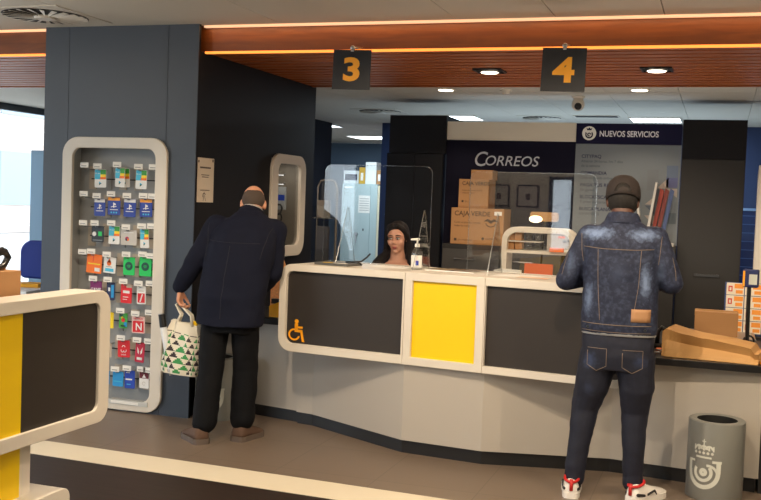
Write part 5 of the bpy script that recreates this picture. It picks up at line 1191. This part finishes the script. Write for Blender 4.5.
for pts in ([(-.16, 1.31), (.03, 1.30), (.21, 1.30)], [(.02, 1.28), (.018, 1.0), (.016, .80)], [(-.185, 1.42), (-.175, 1.30), (-.165, 1.18)], [(.225, 1.40), (.215, 1.28), (.205, 1.18)]):
    P = drape(bv, pts, .0004)
    if len(P) > 2: s = B(PM); s.tube(P, .0022, NS, 5); s.build('seam', jk, True)
TR = mat('dark_trousers', rgb(11, 12, 16), .85, spec=.2, bump=(120, .1, .001))
b = B(); b.W = PM
b.loft([((.012, .01, .72), .17, .115), ((.012, .01, .86), .178, .12), ((.012, .01, .93), .17, .115)], TR, 32, 2.4)
limb(b, [V((-.085, .0, .80)), V((-.092, -.015, .64)), knL, V((-.096, -.07, .26)), V((-.098, -.095, .135))], [.098, .092, .084, .082, .082], TR)
limb(b, [V((.108, .035, .80)), V((.102, .06, .64)), knR, V((.09, .085, .26)), V((.086, .08, .135))], [.098, .092, .084, .082, .082], TR)
fuse(b, 'trousers', .008, TR, t2, 4, .5, wrinkle(.008, 10, 7))
BRN = mat('brown_suede', rgb(84, 62, 48), .8, bump=(120, .2, .002)); BSO = mat('brown_sole', rgb(92, 80, 72), .7)
shoe(PM, -.075, -.155, -.85, .27, (BRN, BSO), t2, 'shoe', sc=1.3); shoe(PM, .085, .01, .12, .27, (BRN, BSO), t2, 'shoe', sc=1.3)
hp = lambda x, y, z: HC + HR @ (V((x, y, z)) * 1.04)
GH = mat('grey_brown_hair', rgb(70, 58, 50), .85, bump=(220, .4, .003))
b = B(); b.W = PM
b.ell(hp(0, -.036, .012), (.0775, .077, .078), GH, HR)
for q in (-1, 1): b.ell(hp(q * .052, -.008, .018), (.025, .060, .050), GH, HR)
fuse(b, 'hair', .005, GH, t2, 2)

# shopping bag held in his left hand
BW = mat('bag_cream', rgb(214, 208, 192), .55); BG = mat('bag_green', rgb(48, 134, 70), .55); BD = mat('bag_dark', rgb(44, 34, 40), .55)
hw = PM @ (wrL + V((-.010, .0, -.085)))
t3 = thing('shopping_bag', (hw.x, hw.y, .40), 'cream shopping bag with green and dark triangles hanging from the stooping man hand', 'bag')
MB_ = Matrix.Translation((hw.x + .03, hw.y, 0)) @ Matrix.Rotation(math.radians(8), 4, 'Z') @ Matrix.Translation((0, 0, .41)) @ Matrix.Rotation(math.radians(5), 4, 'Y')
b = B(MB_); NU, NVV = 126, 64; vs = []; fs = []; H = .345
def bagpt(u, v):
    a = 2 * PI * u; ca, sa = math.cos(a), math.sin(a); w = .125 - .028 * v * v + .008 * math.sin(3 * v); d = .055 * (1 - v) ** .5 + .012 + .02 * math.sin(PI * v)
    x = w * math.copysign(abs(ca) ** .6, ca); y = d * math.copysign(abs(sa) ** .7, sa)
    k = .006 * math.sin(5 * a + 7 * v) * (.4 + v) + .005 * math.sin(9 * a - 4 * v)
    return (x + k, y + k * .8, v * H + .012 * math.sin(2 * a) * v)
for j in range(NVV + 1):
    for i in range(NU): vs.append(bagpt(i / NU, j / NVV))
grp = {0: [], 1: [], 2: []}
for j in range(NVV):
    for i in range(NU):
        v = (j + .5) / NVV; k = 0
        if .03 < v < .80:
            r = v * 9; row = int(r); fr = r - row; c = (i + .5) / NU * 18 + (row % 2) * .5; fc = c - int(c)
            if abs(fc - .5) < .5 * (1 - fr) - .04: k = 1 if (int(c) + row) % 2 else 2
        grp[k].append((j * NU + i, j * NU + (i + 1) % NU, (j + 1) * NU + (i + 1) % NU, (j + 1) * NU + i))
grp[0].append(tuple(range(NU)))
for k, m in ((0, BW), (1, BG), (2, BD)): b.add(vs, grp[k], m)
bb = b.build('bag_body', t3, True); sd = bb.modifiers.new('s', 'SOLIDIFY'); sd.thickness = .0015
hl = MB_.inverted() @ V((hw.x, hw.y, hw.z))
for q, y in ((-1, -.018), (1, .018)):
    b = B(MB_); b.tube([(-.062, y, H - .02), (-.040, y * .9, H + .05), V((hl.x - .018, hl.y + y * .5, hl.z - .012)), V((hl.x, hl.y + y * .4, hl.z + .002)), V((hl.x + .018, hl.y + y * .5, hl.z - .012)), (.030, y * .9, H + .05), (.050, y, H - .02)], [.011, .009, .006, .006, .006, .009, .011], BW, 8); b.build('handle', t3, True)
b = B(MB_); b.box(.045, .075, -.01, .02, H - .03, H + .015, YEL); tag(b.build('yellow_packet', bevel=.003), 'small yellow packet poking out of the shopping bag', 'packet')
# folded umbrella with dark grip beside the bag
ux, uy = hw.x - .048, hw.y - .06
t = thing('folded_umbrella', (ux + .05, uy, .38), 'white folded umbrella with a black grip sticking out of the shopping bag', 'umbrella')
p0, p1 = V((ux + .035, uy, .40)), V((ux - .022, uy - .01, .72)); d = (p1 - p0).normalized()
b = B(); b.tube([p0, p0 + d * .06, p0 + d * .2, p1], [.006, .014, .02, .022], mat('umbrella_white', rgb(206, 210, 214), .5), 12); b.build('canopy', t, True)
b = B(); b.cyl(p1, p1 + d * .085, .024, .022, BLKP, 18); b.cyl(p1 + d * .085, p1 + d * .089, .02, .02, STEEL, 18); b.build('grip', t, 'auto')

# ---------------------------------------------------------------- seated clerk
SK3 = skin_mat('fair_skin', rgb(214, 158, 132))
PM = Matrix.Translation((-2.285, 7.17, 0)) @ Matrix.Rotation(math.radians(182), 4, 'Z')
t4 = thing('person', (-2.285, 7.17, 0), 'seated person with long dark brown hair looking down behind the clear screen', 'person')
HC = V((.0, .02, 1.335)); HR = Euler((math.radians(-6), math.radians(3), math.radians(0))).to_matrix()
b = B(); b.W = PM; head(b, HC, HR, SK3, .96, V((0, -.015, 1.16)))
b.loft([((0, -.06, .70), .17, .11), ((0, -.06, .80), .15, .10), ((0, -.04, .92), .125, .085), ((0, -.025, 1.05), .15, .095), ((0, -.02, 1.13), .15, .07), ((0, -.02, 1.175), .06, .05)], SK3)
for q in (-1, 1):
    sh, el, wr = V((q * .165, -.02, 1.11)), V((q * .20, .0, .86)), V((q * .13, .22, .84)); limb(b, [sh, el, wr], [.040, .032, .023], SK3); hand(b, wr, (-q * .2, .97, -.1), (0, 0, -1), q, .3, SK3, .9)
    limb(b, [V((q * .085, -.05, .72)), V((q * .09, .32, .70)), V((q * .09, .34, .30)), V((q * .09, .33, .09))], [.085, .06, .05, .036], SK3); b.caps(V((q * .09, .32, .05)), .03, V((q * .09, .44, .035)), .024, SK3)
fuse(b, 'body', .005, SK3, t4, 3)
hp = lambda x, y, z: HC + HR @ (V((x, y, z)) * .96)
for q in (-1, 1):
    b = B(PM); b.ell(hp(q * .030, .0865, .006), (.0135, .006, .0065), PAPER, HR, 14, 8); ey = b.build('eye', t4, True)
    b = B(PM); b.ell(hp(q * .030 + .003, .0915, .004), (.0062, .003, .0062), mat('iris_brown', rgb(46, 28, 20), .3), HR, 12, 8); b.build('iris', ey, True)
    b = B(PM); b.tube([hp(q * .015, .0925, .013), hp(q * .030, .0935, .0155), hp(q * .046, .084, .010)], .0028, mat('eyelid_dark', rgb(60, 36, 28), .6), 6); b.build('eyelid', ey, True)
    b = B(PM); b.tube([hp(q * .012, .093, .027), hp(q * .030, .094, .034), hp(q * .050, .080, .028)], [.003, .004, .0022], mat('brow_brown', rgb(52, 34, 26), .8), 6); b.build('eyebrow', t4, True)
b = B(PM); b.ell(hp(0, .0945, -.059), (.020, .006, .0045), mat('lip_rose', rgb(168, 84, 80), .45), HR, 16, 8); b.ell(hp(0, .0935, -.068), (.017, .006, .0055), MATS['lip_rose'], HR, 16, 8); b.build('lips', t4, True)
HD = mat('dark_brown_hair', rgb(22, 14, 12), .7, spec=.25, bump=(160, .5, .004))
b = B(); b.W = PM
b.ell(hp(0, -.034, .030), (.086, .090, .100), HD, HR, 24, 14)
b.ell(hp(.012, .022, .090), (.062, .052, .030), HD, HR)
for q in (-1, 1):
    limb(b, [hp(q * .02, .055, .100), hp(q * .070, .020, .055), hp(q * .086, -.012, -.02), hp(q * .098, -.022, -.10), hp(q * .115, .005, -.19), hp(q * .13, .05, -.28)], [.022, .020, .022, .030, .038, .022], HD, 12)
limb(b, [hp(0, -.06, .0), hp(0, -.075, -.10), hp(0, -.085, -.22)], [.08, .085, .06], HD)
limb(b, [hp(.09, .02, -.12), hp(.16, .07, -.19), hp(.18, .10, -.27)], [.03, .034, .02], HD)
fuse(b, 'hair', .006, HD, t4, 3, .5, wrinkle(.005, 5, 30))
TP = mat('peach_top', rgb(206, 150, 126), .8, bump=(120, .1, .001))
b = B(); b.W = PM
b.loft([((0, -.06, .70), .185, .125), ((0, -.06, .80), .165, .115), ((0, -.04, .92), .142, .10), ((0, -.025, 1.05), .165, .11), ((0, -.02, 1.12), .165, .085), ((0, -.02, 1.15), .12, .07)], TP, 32, 2.2)
for q in (-1, 1): limb(b, [V((q * .15, -.02, 1.105)), V((q * .185, -.01, .98)), V((q * .20, .0, .87))], [.052, .05, .046], TP)
fuse(b, 'top', .007, TP, t4, 4)
b = B(); b.W = PM
for q in (-1, 1): limb(b, [V((q * .085, -.05, .72)), V((q * .09, .32, .70)), V((q * .09, .34, .30)), V((q * .09, .33, .11))], [.10, .075, .065, .055], TR)
fuse(b, 'trousers', .008, TR, t4, 3)
for q in (-1, 1): shoe(PM, q * .09, .28, 0, .23, (BLKP, BLKP), t4, 'shoe')
t = thing('office_stool', (-2.27, 7.24, 0), 'dark stool that the seated clerk sits on', 'stool')
b = B(); b.cyl((-2.278, 7.225, .56), (-2.278, 7.225, .615), .19, .18, CHB, 28); b.build('seat', t, 'auto'); b = B(); b.cyl((-2.278, 7.225, .03), (-2.278, 7.225, .56), .03, .03, BLKP); b.build('post', t, 'auto'); b = B(); b.cyl((-2.278, 7.225, 0), (-2.278, 7.225, .03), .16, .15, BLKP, 28); b.build('base', t, 'auto')
# ================================================================ LIGHT
W = bpy.data.worlds.new('sky'); SC.world = W; W.use_nodes = True
bg = W.node_tree.nodes['Background']; bg.inputs['Color'].default_value = (.86, .94, 1.0, 1); bg.inputs['Strength'].default_value = 5.0
def lamp(kind, name, loc, energy, col, **k):
    d = bpy.data.lights.new(name, kind); d.energy = energy; d.color = col
    for a, v in k.items(): setattr(d, a, v)
    o = bpy.data.objects.new(name, d); COL.objects.link(o); o.location = loc; return o
WARM = (1.0, .80, .58); COOL = (.80, .92, 1.0)
def spot(loc, tgt, e, size, blend=.4, r=.015, col=WARM):
    o = lamp('SPOT', 'downlight', loc, e, col, spot_size=math.radians(size), spot_blend=blend, shadow_soft_size=r)
    o.rotation_euler = (V(tgt) - V(loc)).to_track_quat('-Z', 'Y').to_euler(); return o
spot((-2.4, 3.9, 2.78), (-2.2, 5.2, 0), 180, 120)
spot((-.6, 3.9, 2.78), (-.8, 5.2, 0), 180, 120)
spot((1.2, 3.9, 2.78), (.8, 5.2, 0), 140, 120)
spot((-1.5, 2.0, 2.78), (-1.4, 3.6, 0), 120, 120)
for x, y in ((-1.70, 7.45), (-.48, 7.42)): spot((x, y, 2.595), (x, y, 0), 60, 145)
for x, y in ((-2.4, 8.78), (-.7, 8.78)): spot((x, y, 2.62), (x, y, 0), 30, 120)
# wall-washing run of the cove strip in front of the beam
o = lamp('AREA', 'cove_strip', (-.46, 6.33, 2.783), 7, (1.0, .6, .3), shape='RECTANGLE', size=6.1, size_y=.02)
# ceiling panels give most of the rear light
for x, y in ((-.735, 11.67), (-3.03, 11.6), (-5.4, 13.0), (-5.4, 15.35)):
    lamp('AREA', 'panel_light', (x, y, 2.625), 45, COOL, shape='SQUARE', size=.55)
o = lamp('AREA', 'front_panel_light', (-4.0, 1.0, 2.79), 60, (1, .9, .76), shape='SQUARE', size=1.2)
o = lamp('AREA', 'front_panel_light', (.5, .5, 2.79), 60, (1, .88, .72), shape='SQUARE', size=1.2)

for x, y in ((1.7, 3.6), (-5.6, 3.4)):
    o = lamp('AREA', 'hall_fill', (x, y, 1.9), 85, (1, .88, .72), shape='SQUARE', size=.6); o.rotation_euler = (PI, 0, 0)  # added fill without a fixture, lifts the front ceiling
o = lamp('AREA', 'staff_fill', (-.9, 8.3, .9), 15, (1, .93, .84), shape='RECTANGLE', size=2.6, size_y=.5); o.rotation_euler = (PI, 0, 0)  # added fill below counter height, brightens canopy and rear ceiling
o = lamp('AREA', 'showcase_fill', (-3.70, 7.93, 1.92), 1.6, (1, .92, .82), shape='RECTANGLE', size=.2, size_y=.45)  # added light to brighten the niche, no fitting there
spot((-5.2, -1.0, 2.78), (-5.2, YF, 1.5), 110, 70)  # added light on the front wall to strengthen its reflection in the screen
# added upward fill for the rear ceiling, hidden behind the cupboards, no fixture
o = lamp('AREA', 'cupboard_fill', (-1.4, 11.2, 1.3), 34, (.66, .86, 1.0), shape='RECTANGLE', size=3.6, size_y=1.2); o.rotation_euler = (PI, 0, 0)

# ================================================================ CAMERA
roll = .038; pitch = math.atan(48 / 1000); yaw = math.atan(338 / 1000 * math.cos(pitch))
fw = V((-math.sin(yaw) * math.cos(pitch), math.cos(yaw) * math.cos(pitch), -math.sin(pitch)))
r0 = V((math.cos(yaw), math.sin(yaw), 0)); u0 = r0.cross(fw)
rt = r0 * math.cos(roll) + u0 * math.sin(roll); up = -r0 * math.sin(roll) + u0 * math.cos(roll)
cd = bpy.data.cameras.new('camera'); cd.sensor_width = 36; cd.lens = 36 * 1000 / 761; cd.clip_end = 200
co = bpy.data.objects.new('camera', cd); COL.objects.link(co)
M = Matrix((rt, up, -fw)).transposed().to_4x4(); M.translation = V((0, 0, 1.6)); co.matrix_world = M
SC.camera = co
SC.view_settings.view_transform = 'Standard'; SC.view_settings.look = 'None'; SC.view_settings.gamma = 1.0; SC.view_settings.exposure = -0.18
SC.view_settings.use_curve_mapping = False
